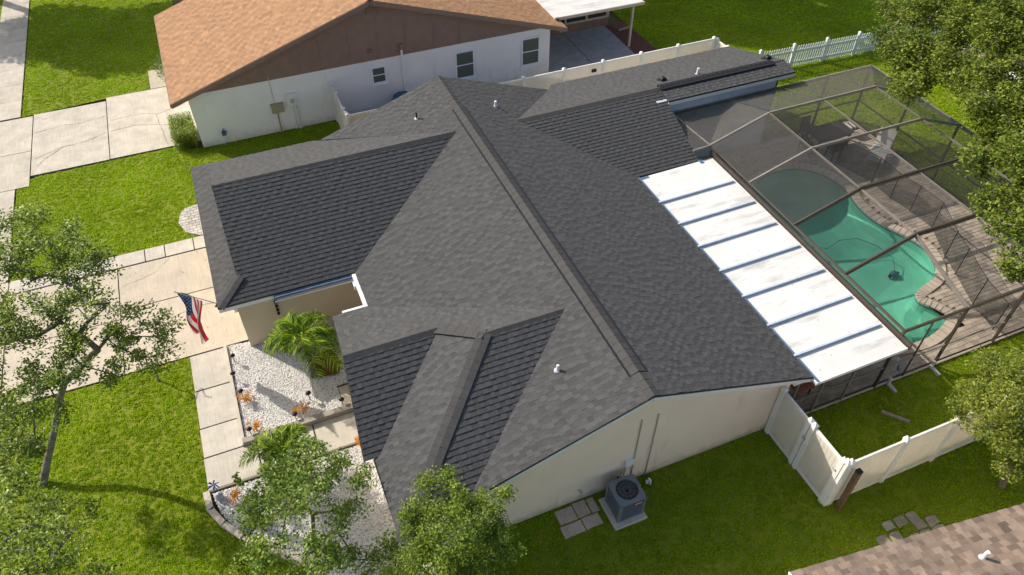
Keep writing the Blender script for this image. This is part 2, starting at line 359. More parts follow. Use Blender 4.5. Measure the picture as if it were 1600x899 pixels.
def flat_pts(poly, nrm):
    """drop the corners onto their mean plane, straight up or down"""
    c = sum((Vector(p) for p in poly), Vector((0, 0, 0)))/len(poly)
    return [Vector((p[0], p[1], c.z-((p[0]-c.x)*nrm.x+(p[1]-c.y)*nrm.y)/nrm.z)) for p in poly]
def roof_plane(poly, u, expo, mb, singles, tabw=(.13, .23), lap=1.0, thick=(.006, .020), edge_mb=None, tm=1.0):
    """cover one roof plane with real overlapping tabs; poly 3-D, u = along the eave, returns nothing"""
    P0 = Vector(poly[0]); u = Vector(u).normalized()
    nrm = Vector((0, 0, 0))
    for i in range(len(poly)):
        a = Vector(poly[i]); b = Vector(poly[(i+1) % len(poly)]); nrm += a.cross(b)
    nrm.normalize()
    if nrm.z < 0: nrm = -nrm
    u = (u - nrm*u.dot(nrm)).normalized(); v = nrm.cross(u)
    if v.z < 0: v = -v
    P0 = flat_pts(poly, nrm)[0]
    p2 = [((Vector(p)-P0).dot(u), (Vector(p)-P0).dot(v)) for p in poly]
    s0, s1 = min(p[0] for p in p2), max(p[0] for p in p2); t0, t1 = min(p[1] for p in p2), max(p[1] for p in p2)
    k = 0; t = t0
    rr = random.Random(int(abs(P0.x*100+P0.y*37)+len(poly)))
    while t < t1-.005:
        s = s0 - rr.random()*.3; te = min(t+expo, t1); alt = rr.random() < .5
        while s < s1:
            wd = rr.uniform(*tabw); se = s+wd
            x0, x1 = max(s, s0), min(se-.004, s1)
            if x1-x0 > .02:
                th = thick[1] if alt else thick[0]
                th *= rr.uniform(.85, 1.15)
                tone = min(1, max(0, .5 + ((.22 if alt else -.18) + rr.uniform(-.24, .24))*tm))
                def P3(a, b, h): return P0 + u*a + v*b + nrm*h
                hit = any(seg_hits_rect(p2[i], p2[(i+1) % len(p2)], x0, x1, t, te) for i in range(len(p2)))
                if not hit:
                    if inside(((x0+x1)/2, (t+te)/2), p2):
                        if singles is not None and te-t > expo*.99:
                            singles.append((P3((x0+x1)/2, (t+te)/2, 0), u.copy(), v.copy(), nrm.copy(), x1-x0, te-t, th, tone))
                        else:
                            mb.add([P3(x0,t,th),P3(x1,t,th),P3(x1,te,.003),P3(x0,te,.003),P3(x0,t,0),P3(x1,t,0)],
                                   [(0,1,2,3),(4,5,1,0),(0,3,4),(1,5,2)], tone)
                else:
                    q = clip_rect(p2, x0, x1, t, te)
                    if q:
                        ar = abs(sum(q[i][0]*q[(i+1)%len(q)][1]-q[(i+1)%len(q)][0]*q[i][1] for i in range(len(q))))/2
                        if ar > .0006:
                            n = len(q)
                            top = [P3(a, b, .003+(th-.003)*max(0, 1-(b-t)/expo)) for a, b in q]
                            bot = [P3(a, b, -.002) for a, b in q]
                            mb.add(top+bot, [tuple(range(n))]+[(n+i, n+(i+1)%n, (i+1)%n, i) for i in range(n)], tone)
                alt = (not alt) if rr.random() < .93 else alt
            s = se
        t = te; k += 1
def emit_shingles(singles, mb, parent, limit, matx, owner_pts=None):
    """the nearest `limit` whole tabs become objects sharing a few meshes, the rest join the mass"""
    singles.sort(key=lambda s: (s[0]-Vector(CAM)).length)
    cache = {}
    for i, (c, u, v, n, wd, ex, th, tone) in enumerate(singles):
        if i < limit:
            kw = max(.08, round(wd/.03)*.03); kt = round(tone*6)/6; kh = round(th/.002)*.002
            key = (kw, kt, kh)
            if key not in cache:
                m = MB(); a = kw/2; b = ex/2
                m.add([(-a,-b,kh),(a,-b,kh),(a,b,.003),(-a,b,.003),(-a,-b,0),(a,-b,0),(a,b,0),(-a,b,0)],
                      [(0,1,2,3),(4,5,1,0),(5,6,2,1),(7,4,0,3),(6,7,3,2)], kt)
                cache[key] = m.mesh('shingle', matx)
            mw = Matrix(((u.x*wd/kw, v.x, n.x, c.x), (u.y*wd/kw, v.y, n.y, c.y), (u.z*wd/kw, v.z, n.z, c.z), (0, 0, 0, 1)))
            put('shingle', cache[key], parent, None, mw)
        else:
            a = wd/2; b = ex/2; P = lambda x, y, h: c+u*x+v*y+n*h
            mb.add([P(-a,-b,th),P(a,-b,th),P(a,b,.003),P(-a,b,.003),P(-a,-b,0),P(a,-b,0)], [(0,1,2,3),(4,5,1,0),(0,3,4),(1,5,2)], tone)
def cap_run(a, b, s1, s2, parent, matx, step=.2, half=.16, lift=.03, name='ridge_cap', th=.018):
    """overlapping bent cap shingles from a up to b; s1, s2 = downhill unit directions of the two faces"""
    a = Vector(a); b = Vector(b); d = (b-a); n = max(1, int(d.length/step)); L = d.length/n; d.normalize()
    s1 = Vector(s1).normalized(); s2 = Vector(s2).normalized(); upv = -(s1+s2)
    upv = (upv - d*upv.dot(d)).normalized(); 
    cache = []
    for q in range(4):
        m = MB(); t = [.15, .4, .65, .9][q]
        def V(x, w, h): return d*x + (s1*w if w > 0 else s2*(-w)) + upv*h
        m.add([V(0,-half,lift*.3+th), V(0,0,lift+th), V(0,half,lift*.3+th), V(L*1.12,-half,lift*.3), V(L*1.12,0,lift), V(L*1.12,half,lift*.3),
               V(0,-half,-.01), V(0,0,lift-.03), V(0,half,-.01), V(L*1.12,-half,-.01), V(L*1.12,half,-.01)],
              [(0,1,4,3),(1,2,5,4),(6,7,1,0),(7,8,2,1),(6,0,3,9),(8,10,5,2)], t)
        cache.append(m.mesh(name, matx))
    for i in range(n):
        put(name, cache[R.randrange(4)], parent, a+d*(i*L))

# ------------------------------------------------------------------ ground
def sheet(name, poly, z, m, **k):
    mb = MB(); mb.add([(x, y, z) for x, y in poly], [tuple(range(len(poly)))]); return mb.build(name, m, **k)
gm = MB()
for x0, x1, y0, y1 in ((-400, 12.4, -400, 400), (25.0, 400, -400, 400), (12.4, 25.0, -400, 9.1), (12.4, 25.0, 21.0, 400)):
    gm.add([(x0, y0, -.06), (x1, y0, -.06), (x1, y1, -.06), (x0, y1, -.06)], [(0, 1, 2, 3)])
gm.build('ground', M['soil'], kind='structure')

def tuft_mesh(seed, n=14, rad=.06, hh=(.022, .05), wd=.015, tones=(0, 1)):
    r = random.Random(seed); m = MB()
    for i in range(n):
        a = r.uniform(0, 6.283); d = rad*math.sqrt(r.random()); x, y = d*math.cos(a), d*math.sin(a)
        h = r.uniform(*hh); l = r.uniform(.1, .9)*h; b = r.uniform(0, 6.283); ww = wd*r.uniform(.7, 1.2)
        ex, ey = -math.sin(b)*ww/2, math.cos(b)*ww/2
        mx_, my_ = x+math.cos(b)*l*.35, y+math.sin(b)*l*.35; tx, ty = x+math.cos(b)*l, y+math.sin(b)*l
        t = r.uniform(*tones)
        m.add([(x-ex,y-ey,0),(x+ex,y+ey,0),(mx_+ex*.8,my_+ey*.8,h*.65),(mx_-ex*.8,my_-ey*.8,h*.65),(tx,ty,h)], [(0,1,2,3),(3,2,4)], t)
    return m
TUFTS = []
for i in range(3):
    o = bpy.data.objects.new('grass_tuft', tuft_mesh(40+i, tones=(.0, .95)).mesh('grass_tuft', M['grassb'])); TUFTS.append(o)
TUFTS2 = [bpy.data.objects.new('olive_grass_tuft', tuft_mesh(50+i, hh=(.02, .055), tones=(.0, .95)).mesh('olive_grass_tuft', M['grassc'])) for i in range(3)]
def rock_mesh(seed, sz, m_):
    r = random.Random(seed); m = MB(); n = 6; vs = [(0, 0, -.3*sz)]
    for ring, (rr_, z) in enumerate(((.8, -.1), (.75, .35))):
        for k in range(n):
            t = 6.283*k/n+ring*.5; q = rr_*r.uniform(.75, 1.2)*sz; vs.append((q*math.cos(t), q*math.sin(t)*.7, z*sz*r.uniform(.7, 1.3)))
    vs.append((0, 0, .55*sz)); fs = []
    for k in range(n):
        k2 = (k+1) % n
        fs += [(0, 1+k2, 1+k), (1+k, 1+k2, 1+n+k2, 1+n+k), (1+n+k, 1+n+k2, 2*n+1)]
    m.add(vs, fs); return m.mesh('chip', m_)
ROCKS = [bpy.data.objects.new('marble_chip', rock_mesh(i, .034, M['rock'])) for i in range(3)]

def scatter(o, objs, density, smin, smax, seed=0, tilt=.15, zone=None):
    """geometry nodes: scatter instances of objs over the mesh of o"""
    ng = bpy.data.node_groups.new('scatter', 'GeometryNodeTree')
    ng.interface.new_socket('Geometry', in_out='INPUT', socket_type='NodeSocketGeometry')
    ng.interface.new_socket('Geometry', in_out='OUTPUT', socket_type='NodeSocketGeometry')
    N = ng.nodes; L = ng.links; gi = N.new('NodeGroupInput'); go = N.new('NodeGroupOutput'); j = N.new('GeometryNodeJoinGeometry')
    L.new(gi.outputs[0], j.inputs[0])
    for k, ob in enumerate(objs):
        d = N.new('GeometryNodeDistributePointsOnFaces'); d.inputs['Density'].default_value = density/len(objs); d.inputs['Seed'].default_value = seed*10+k
        L.new(gi.outputs[0], d.inputs['Mesh'])
        oi = N.new('GeometryNodeObjectInfo'); oi.inputs[0].default_value = ob
        ip = N.new('GeometryNodeInstanceOnPoints'); L.new(d.outputs['Points'], ip.inputs['Points']); L.new(oi.outputs['Geometry'], ip.inputs['Instance'])
        rv = N.new('FunctionNodeRandomValue'); rv.data_type = 'FLOAT_VECTOR'
        rv.inputs[0].default_value = (-tilt, -tilt, 0); rv.inputs[1].default_value = (tilt, tilt, 6.283); rv.inputs['Seed'].default_value = seed+k
        L.new(rv.outputs[0], ip.inputs['Rotation'])
        rs = N.new('FunctionNodeRandomValue'); rs.data_type = 'FLOAT'; rs.inputs[2].default_value = smin; rs.inputs[3].default_value = smax; rs.inputs['Seed'].default_value = seed+9+k
        nz = N.new('ShaderNodeTexNoise'); nz.inputs['Scale'].default_value = 2.6; nz.inputs['Detail'].default_value = 3
        ma = N.new('ShaderNodeMath'); ma.operation = 'MULTIPLY_ADD'; ma.inputs[1].default_value = .7; ma.inputs[2].default_value = .62
        mu = N.new('ShaderNodeMath'); mu.operation = 'MULTIPLY'
        L.new(nz.outputs[0], ma.inputs[0]); L.new(ma.outputs[0], mu.inputs[0]); L.new(rs.outputs[1], mu.inputs[1])
        L.new(mu.outputs[0], ip.inputs['Scale']); L.new(ip.outputs[0], j.inputs[0])
    L.new(j.outputs[0], go.inputs[0])
    md = o.modifiers.new('scatter', 'NODES'); md.node_group = ng

def lawn(poly, label, density=210, seed=1, smin=.6, smax=1.25, z=-.004, m='lawn', tufts=None):
    o = sheet('lawn_grass', poly, z, M[m], label=label, cat='grass', kind='stuff')
    scatter(o, tufts or TUFTS, density, smin, smax, seed); return o

# ------------------------------------------------------------------ lawns
HEDGE_ARC = [(-2.36, 23.95), (-2.9, 24.35), (-3.1, 25.0), (-3.0, 25.55), (-2.78, 25.82), (-2.4, 25.9), (-1.3, 25.9)]
lawn([(-8.8, 35.22), (-3.42, 35.62), (-3.38, 37.4), (-1.6, 37.4), (-1.6, 60), (-8.8, 60)], 'bright lawn beyond the neighbouring driveway, half in tree shade', seed=2, density=150)
lawn([(-8.8, 23.97), (-2.42, 23.93)] + HEDGE_ARC[1:] + [(-1.3, 24.5), (14, 24.5), (21.3, 24.5), (21.3, 26.9), (4.05, 26.9), (4.05, 29.7), (-1.7, 29.7), (-2.7, 30.27), (-8.1, 30.2), (-8.6, 30.0), (-8.8, 29.7)],
     'bright green lawn between the two driveways', seed=3)
lawn([(-8.8, 1), (-8.8, 18.05), (-3.42, 18.1), (-3.46, 12.95), (-3.3, 12.1), (-2.95, 11.5), (-2.5, 10.95), (-1.9, 10.4), (-1.2, 9.9), (-.6, 8.0), (-.2, 6.5), (.5, 5), (.5, 1)],
     'front lawn left of the entry walkway under the small oak', seed=4)
lawn([(.5, 1), (.5, 5), (1.2, 7.6), (2.1, 8.95), (12.4, 8.95), (12.4, 8.85), (25.3, 8.85), (32, 8.85), (32, 1)], 'shaded side lawn below the white fence', seed=5)
lawn([(25.3, 8.85), (25.3, 21.3), (21.3, 21.3), (21.3, 26.9), (20.3, 26.9), (20.3, 62), (48, 62), (48, 8.85)], 'shady back lawn beyond the pool cage', seed=6, density=90, smin=.9, smax=1.7)
lawn([(-14.5, 20), (-14.5, 60), (-10.25, 60), (-10.05, 42), (-9.9, 30), (-9.9, 20)], 'narrow grass verge along the street', seed=7, density=60)
sheet('street', [(-40, -20), (-14.7, -20), (-14.7, 80), (-40, 80)], -.02, M['asphalt'], kind='structure')
lawn([(-14.5, -5), (-14.5, 20), (-10.3, 20), (-10.3, -5)], 'street verge beside the front sidewalk', seed=8, density=60)

def slabs(name, rects, m, z0=-.05, z1=.03, label=None, joint=.010, pname='slab', bev=.004, base=True):
    """a paved surface: a dark joint base with one object per slab"""
    xs = [p for r in rects for p in (r[0], r[1])]; ys = [p for r in rects for p in (r[2], r[3])]
    mb = MB()
    for (a, b, c, d) in rects: mb.box(a+.004, b-.004, c+.004, d-.004, z0, z1-.009)
    o = mb.build(name, M['joint'], kind='structure')
    for i, (a, b, c, d) in enumerate(rects):
        one(lambda q: q.bbox(a+joint/2, b-joint/2, c+joint/2, d-joint/2, z0, z1+R.uniform(-.003, .003), bev, R.random()), pname, m, o)
    return o
def polyslab(pts, m, parent, z1=.03, name='slab'):
    return one(lambda q: q.prism(pts, -.05, z1+R.uniform(-.002, .002), R.random()), name, m, parent)

# sidewalk along the street, running up the left edge
sw = []
for y0, y1, k in ((-4, 17.98, 15), (23.97, 29.58, 4), (35.22, 60, 16)):
    for i in range(k): sw.append((-10.2, -8.85, y0+(y1-y0)*i/k, y0+(y1-y0)*(i+1)/k))
slabs('sidewalk', sw, M['conc2'])
nd = slabs('neighbor_driveway', [(-8.32, -5.33, 30.32, 35.2), (-5.31, -1.62, 30.34, 35.5), (-10.2, -8.34, 29.6, 32.2), (-10.2, -8.34, 32.22, 35.1), (-14.6, -10.22, 29.6, 35.1)], M['conc2'], joint=.014)
slabs('neighbor_walk', [(-3.38, -1.6, 35.55, 37.35)], M['concw'], z1=.026)
ow = slabs('driveway', [(-5.32, -1.5, 18.12, 21.0), (-5.32, -1.5, 21.02, 23.2), (-8.8, -5.34, 18.12, 20.6), (-8.8, -5.34, 20.62, 23.2),
                        (-10.2, -8.82, 18.0, 23.95), (-14.6, -10.22, 17.4, 24.4)], M['concw'], joint=.014)
slabs('driveway_ribbon', [(-8.8, -7.4, 23.24, 23.93), (-7.38, -5.86, 23.24, 23.93), (-5.84, -4.4, 23.24, 23.93), (-4.38, -3.72, 23.24, 23.93), (-3.7, -2.72, 23.24, 23.93), (-2.7, -1.5, 23.24, 23.93)], M['conc'], z1=.04)
# cracks in the neighbour's slabs
def crack(name, pts, par, wd=.012, z=.036):
    m = MB(); pr = []
    for i in range(len(pts)-1):
        a, b = pts[i], pts[i+1]
        for k in range(6):
            t = k/6; pr.append((a[0]+(b[0]-a[0])*t+R.uniform(-.03, .03), a[1]+(b[1]-a[1])*t+R.uniform(-.03, .03)))
    pr.append(pts[-1])
    for i in range(len(pr)-1):
        a = Vector((*pr[i], z)); b = Vector((*pr[i+1], z)); d = (b-a).normalized(); n = Vector((-d.y, d.x, 0))*wd*R.uniform(.3, 1)
        m.add([a-n, b-n, b+n, a+n], [(0,1,2,3)])
    m.build(name, M['crackm'], par)
M['crackm'] = mat('dark_crack', (.22, .20, .17), .95)
for pts in ([(-8.2, 33.6), (-7.1, 33.8), (-6.4, 33.7), (-5.4, 33.9)], [(-8.2, 31.5), (-7.2, 32.0), (-6.2, 32.1), (-5.4, 32.5)], [(-5.2, 33.4), (-4.1, 33.5), (-3.2, 33.2), (-2.0, 33.6)],
            [(-5.2, 32.5), (-4.2, 32.6), (-3.1, 32.2), (-2, 32.0)], [(-3.3, 33.2), (-3.2, 32.2), (-3.0, 30.5)], [(-8.1, 30.9), (-7.7, 31.5), (-7.1, 32.0)], [(-8.0, 34.6), (-7.2, 34.9)]):
    crack('crack', pts, nd)
for pts in ([(-5.2, 20.2), (-4, 20.0), (-3, 20.3), (-1.6, 20.1)], [(-5.2, 22.2), (-4.2, 22.5), (-3.6, 23.1)]): crack('crack', pts, ow, .008)

# entry walkway: straight run, then across to the door
wk = slabs('entry_walkway', [(-3.42, -2.36, 16.6, 18.08), (-3.43, -2.37, 15.15, 16.58), (-3.44, -2.38, 14.1, 15.13), (-3.45, -2.0, 13.0, 14.08), (-1.98, -.4, 13.0, 14.08), (-.38, 1.6, 13.0, 14.08)], M['conc'], joint=.02)
crack('crack', [(-1.6, 13.9), (-1.3, 13.6), (-1.1, 13.3), (-1.15, 13.02)], wk, .006)
one(lambda q: q.box(.62, 1.9, 14.12, 15.1, -.02, .06), 'door_step', M['concw'], kind='structure')
# apron of small pavers next to the garage
ap = sheet('paver_apron', [(-2.42, 23.98)] + HEDGE_ARC[1:] + [(-1.3, 23.98)], .0, M['joint'], kind='structure')
app = [(-1.3, 23.98), (-2.42, 23.98)] + HEDGE_ARC[1:]
def bricks(parent, poly, m, bw, bh, z1, g=.012, limit=300, name='brick', holes=(), z0=-.02, jitter=.004, key=None):
    x0, x1 = min(p[0] for p in poly), max(p[0] for p in poly); y0, y1 = min(p[1] for p in poly), max(p[1] for p in poly)
    full = []; rest = MB(); y = y0; k = 0
    while y < y1:
        x = x0 - (bw/2 if k % 2 else 0)
        while x < x1:
            q = clip_rect(poly, x+g/2, x+bw-g/2, y+g/2, y+bh-g/2)
            cx, cy = x+bw/2, y+bh/2
            if len(q) >= 3 and not any(inside(c, h) for h in holes for c in ((x+g, y+g), (x+bw-g, y+g), (x+bw-g, y+bh-g), (x+g, y+bh-g))):
                ar = abs(sum(q[i][0]*q[(i+1)%len(q)][1]-q[(i+1)%len(q)][0]*q[i][1] for i in range(len(q))))/2
                if ar > .97*(bw-g)*(bh-g): full.append((cx, cy))
                elif ar > .0008: rest.prism(q, z0, z1+R.uniform(-jitter, jitter)/2, R.random(), bottom=False)
            x += bw
        y += bh; k += 1
    full.sort(key=key or (lambda c: c[0]**2+c[1]**2))
    ms = []
    for i in range(6):
        a = MB(); a.bbox(-bw/2+g/2, bw/2-g/2, -bh/2+g/2, bh/2-g/2, z0, z1, .006, i/5); ms.append(a.mesh(name, m))
    for i, (cx, cy) in enumerate(full):
        dz = R.uniform(-jitter, jitter)
        if i < limit: put(name, ms[R.randrange(6)], parent, (cx, cy, dz))
        else: rest.box(cx-bw/2+g/2, cx+bw/2-g/2, cy-bh/2+g/2, cy+bh/2-g/2, z0, z1+dz, R.random())
    if rest.f: rest.build(name+'_field', m, parent, kind='stuff')
bricks(ap, app, M['brickg'], .24, .16, .035)

# planting beds of white marble chips with their curbs
bedA = sheet('marble_chip_bed', [(-2.26, 18.1), (-1.4, 18.0), (2.4, 17.9), (2.4, 15.2), (.6, 15.2), (.6, 14.15), (-2.26, 14.2)], .012, M['rockb'], label='bed of white marble chips inside the angle of the entry walk', cat='gravel', kind='stuff')
scatter(bedA, ROCKS, 1500, .5, 1.15, 21, tilt=.6)
bedB = sheet('marble_chip_bed', [(-3.36, 12.88), (1.6, 12.92), (1.6, 9.0), (1.9, 7.2), (.2, 7.2), (-.9, 8.6), (-1.3, 9.9), (-1.95, 10.5), (-2.45, 11.05), (-2.9, 11.6), (-3.22, 12.2)], .012, M['rockb'], label='lower bed of marble chips under the small trees', cat='gravel', kind='stuff')
scatter(bedB, ROCKS, 1300, .5, 1.15, 22, tilt=.6)
def curb(pts, name, m, w_=.13, z=.16):
    b = MB()
    for i in range(len(pts)-1):
        a = Vector((*pts[i], z/2)); c = Vector((*pts[i+1], z/2)); d = (c-a).normalized()*.03
        b.beam(a-d*0, c+d, w_, z)
    return b.build(name, m, kind='structure')
curb([(-2.33, 18.1), (-2.33, 14.12)], 'bed_curb', M['conc'], .1, .10)
curb([(-2.33, 14.16), (-.9, 14.16), (.85, 14.18)], 'bed_curb', M['curb'], .18, .2)
curb([(-3.5, 12.97), (-3.46, 12.4), (-3.2, 11.85), (-2.8, 11.3), (-2.3, 10.75), (-1.8, 10.3), (-1.2, 9.7), (-1.0, 8.9), (-.6, 8.2)], 'bed_edging', M['concw'], .17, .09)
curb([(-3.4, 12.95), (-1.5, 12.95), (1.5, 12.96)], 'bed_edging', M['joint'], .05, .07)
sheet('bare_soil', [(.2, 16.6), (.75, 16.7), (.95, 16.1), (.75, 15.6), (.25, 15.7), (.05, 16.1)], .062, M['soilb'] if 'soilb' in M else mat('brown_soil', (.14, .075, .03), .95, var=.4, scale=9, bump=.7), kind='structure')

# stepping slabs beside the AC
for nm, rects, mt, lab in (('stepping_slabs', [(4.9, 5.5, 8.06, 8.4), (5.53, 6.02, 8.08, 8.42), (4.95, 5.45, 8.44, 8.86), (5.48, 5.85, 8.45, 8.9), (5.88, 6.1, 8.45, 8.88)], M['sslab'], 0),):
    t = thing('stepping_slabs', 'block of five pinkish stepping slabs in the grass left of the air conditioner', 'paving', (5.4, 8.5, 0))
    for (a, b, c, d) in rects: one(lambda q: q.bbox(a, b, c, d, -.05, .03+R.uniform(-.004, .004), .012, R.random()), 'slab', mt, t)
t = thing('rubble_stones', 'cracked grey stone slabs in the grass against the brown roof', 'paving', (13.2, 4.8, 0))
for k in range(5):
    for j in range(3):
        x = 12.3+k*.4+R.uniform(-.03, .03); y = 4.45+j*.28-.05*k*0+R.uniform(-.03, .03)
        if (k == 0 and j == 2) or (k == 2 and j == 1) or (k == 4 and j == 2): continue
        pts = [(x+R.uniform(-.03, .05), y+R.uniform(-.03, .03)), (x+.36+R.uniform(-.05, .01), y+R.uniform(-.03, .03)), (x+.37+R.uniform(-.05, .0), y+.25+R.uniform(-.03, .0)), (x+.15, y+.27), (x+R.uniform(-.0, .05), y+.24)]
        polyslab(pts, M['rubble'], t, .03, 'stone')

# ------------------------------------------------------------------ main house
EV = 2.3
house = thing('house', 'large house with charcoal shingle roof filling the middle', 'house', (6, 16, 0))
def walls():
    m = MB()
    m.prism([(1.25, 8.95), (12.05, 8.95), (12.05, 19.0), (2.55, 24.35), (2.55, 9.6)][:0] or [(2.5, 8.97), (12.05, 8.97), (12.05, 24.3), (2.5, 24.3)], 0, 2.42)
    return m
h = MB()
# south gable wall as a pentagon slab
h.add([(1.9, 8.95, 0), (12.05, 8.95, 0), (12.05, 8.95, 2.36), (7.3, 8.95, 4.0), (1.9, 8.95, 2.12), (1.9, 9.15, 0), (12.05, 9.15, 0), (12.05, 9.15, 2.36), (7.3, 9.15, 4.0), (1.9, 9.15, 2.12)],
      [(0,1,2,3,4), (9,8,7,6,5), (0,5,6,1), (1,6,7,2), (2,7,8,3), (3,8,9,4), (4,9,5,0)])
h.build('south_gable_wall', M['wall'], house)
one(lambda q: q.box(2.5, 12.0, 9.16, 24.3, 0, 2.2), 'wall', M['wall'], house)
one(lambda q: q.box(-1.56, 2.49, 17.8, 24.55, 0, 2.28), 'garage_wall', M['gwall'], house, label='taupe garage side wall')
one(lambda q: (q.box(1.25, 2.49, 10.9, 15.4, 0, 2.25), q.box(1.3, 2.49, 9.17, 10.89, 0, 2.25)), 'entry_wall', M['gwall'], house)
one(lambda q: (q.box(12.06, 14.75, 18.9, 24.9, 0, 2.25)), 'rear_wall', M['bwall'], house)
rw = MB(); rw.prism([(0,0)]*3, 0, 0) if 0 else None; rw.add([(x, y, z) for x in (14.76, 20.35) for y, z in ((21.15, 0), (21.15, 3.2), (21.8, 3.3), (24.9, 2.3), (24.9, 0))], [(0,1,2,3,4), (9,8,7,6,5), (0,5,6,1), (3,8,9,4), (1,6,7,2), (2,7,8,3)]); rw.build('rear_wall', M['bwall'], house, label='pale bluish rear wing wall above the pool cage')
one(lambda q: q.slab([(20.36, 21.15, 3.2), (20.36, 21.8, 3.3), (20.36, 24.9, 2.3), (20.36, 24.9, 0), (20.36, 21.15, 0)], (1, 0, 0), .08), 'gable_end_wall', M['bwall'], house)
# far gable wall
one(lambda q: q.add([(2.4, 24.3, 0), (12.0, 24.3, 0), (12.0, 24.3, 2.36), (7.3, 24.3, 3.95), (2.4, 24.3, 2.3)], [(0,1,2,3,4)]), 'north_gable_wall', M['wall'], house)

RZ = 4.08; RX = 7.3
mz = lambda x: RZ - .345*abs(x-RX)
XB = 12.5; XF = 2.05; YS = 8.72; YN = 24.67
# valley points
rE = (6.62, 12.27, 3.85)        # entry ridge meets main front slope
gR = (6.78, 21.2, 3.90)         # garage ridge meets main front slope
bR = (9.30, 21.80, 3.39)        # rear wing ridge meets main back slope
A0 = (XF, 17.45, EV-.02); E0 = (XF, 15.87, EV-.02); Es = (2.14, 8.35, 2.3)
front = [(XF, YS, mz(XF)), (RX, YS, RZ), (RX, YN, RZ), (XF, YN, mz(XF)), (XF, 24.95, EV)][:4]
# front slope (faces the street), with the two wings cut out
main_front = [(3.0, YS, mz(3.0)), (RX, YS, RZ), (RX, YN, RZ), (2.6, YN, mz(2.6)), gR, A0, E0, rE, (2.75, YS+.16, mz(2.75))]
main_back = [(RX, YS, RZ), (XB, YS, mz(XB)), (XB, 18.42, mz(XB)), bR, (11.91, YN, 2.488), (RX, YN, RZ)]
g_rid = (-1.33, 21.2, 3.92)
gs = .432
garage_s = [(-2.0, 17.45, EV), A0, gR, g_rid, (-1.30, 18.12, 2.6)]
garage_n = [(-2.0, 24.95, EV), (-1.35, 24.42, 2.53), g_rid, gR, (2.6, YN, mz(2.6)), (2.35, 24.95, EV)]
zs = 2.3+.25
garage_w = [(-2.03, 24.95, EV), (-2.03, 17.45, EV), (-1.30, 18.12, 2.6), (-.95, 18.5, 2.76), (-.95, 23.95, 2.76), (-1.35, 24.42, 2.6)]
entry_n = [(1.0, 15.87, EV), (.86, 13.30, 3.40), (3.42, 13.30, 3.40), (4.37, 12.27, 3.85), rE, E0]
vj = (1.02, 10.78, EV)
entry_s1 = [(.6, 10.78, EV), (1.02, 10.78, EV), (3.42, 13.30, 3.40), (.86, 13.30, 3.40)]
entry_w = [(.83, 10.78, EV-.03), (.83, 8.35, EV), (4.37, 12.27, 3.85), (3.42, 13.30, 3.40), (1.02, 10.78, EV)]
entry_s2 = [(.83, 8.35, EV), (2.14, 8.35, EV), rE, (4.37, 12.27, 3.85)]
rear_n = [(11.91, YN, 2.488), bR, (20.95, 21.80, 3.39), (20.95, 25.3, 2.3), (12.3, 25.3, 2.3)]
rear_s1 = [(XB, 18.42, 2.28), (15.07, 18.42, 2.28), (15.22, 21.8, 3.39), bR]
rear_s2 = [(15.16, 21.0, 3.27), (20.95, 21.0, 3.27), (20.95, 21.8, 3.39), (15.22, 21.8, 3.39)]
PL = [('front_roof', main_front, (0, 1, 0)), ('back_roof', main_back, (0, 1, 0)), ('garage_roof', garage_s, (1, 0, 0)), ('garage_roof', garage_n, (1, 0, 0)), ('garage_roof', garage_w, (0, 1, 0)),
      ('entry_roof', entry_n, (1, 0, 0)), ('entry_roof', entry_s1, (1, 0, 0)), ('entry_roof', entry_w, (0, 1, 0)), ('entry_roof', entry_s2, (1, 0, 0)),
      ('rear_roof', rear_n, (1, 0, 0)), ('rear_roof', rear_s1, (1, 0, 0)), ('rear_roof', rear_s2, (1, 0, 0))]
def nrm_of(poly):
    n = Vector((0, 0, 0))
    for i in range(len(poly)): n += Vector(poly[i]).cross(Vector(poly[(i+1) % len(poly)]))
    n.normalize(); return n if n.z > 0 else -n
roof = MB()
for nm, poly, u in PL:
    n = nrm_of(poly); roof.slab([p-n*.006 for p in flat_pts(poly, n)], n, .045)
roof = roof.build('roof', M['felt'], house)
allsing = []; mass = MB()
for nm, poly, u in PL:
    so_ = nrm_of(poly).y < -.2
    roof_plane(poly, u, .15, mass, allsing, tm=.3 if so_ else .8, thick=(.013, .020) if so_ else (.007, .013), tabw=(.10, .19))
emit_shingles(allsing, mass, roof, 300, M['shingle'])
mass.build('shingle_field', M['shingle'], roof, kind='stuff')
# ridges and hips
def dn(a): return Vector(a).normalized()
fW = dn((-1, 0, -.345)); fE = dn((1, 0, -.345)); fS = dn((0, -1, -.43)); fN = dn((0, 1, -.43)); bS = dn((0, -1, -.325)); bN = dn((0, 1, -.325))
cap_run((RX, YS, RZ), (RX, 9.5, RZ), fE, fW, roof, M['ridge'], .25, .19, .022, th=.007)
cap_run((RX, 22.4, RZ), (RX, YN, RZ), fE, fW, roof, M['ridge'], .25, .19, .022, th=.007)
cap_run((RX, 9.5, RZ), (RX, 22.4, RZ), fE, fW, roof, M['ridge'], .25, .235, .036, th=.006)
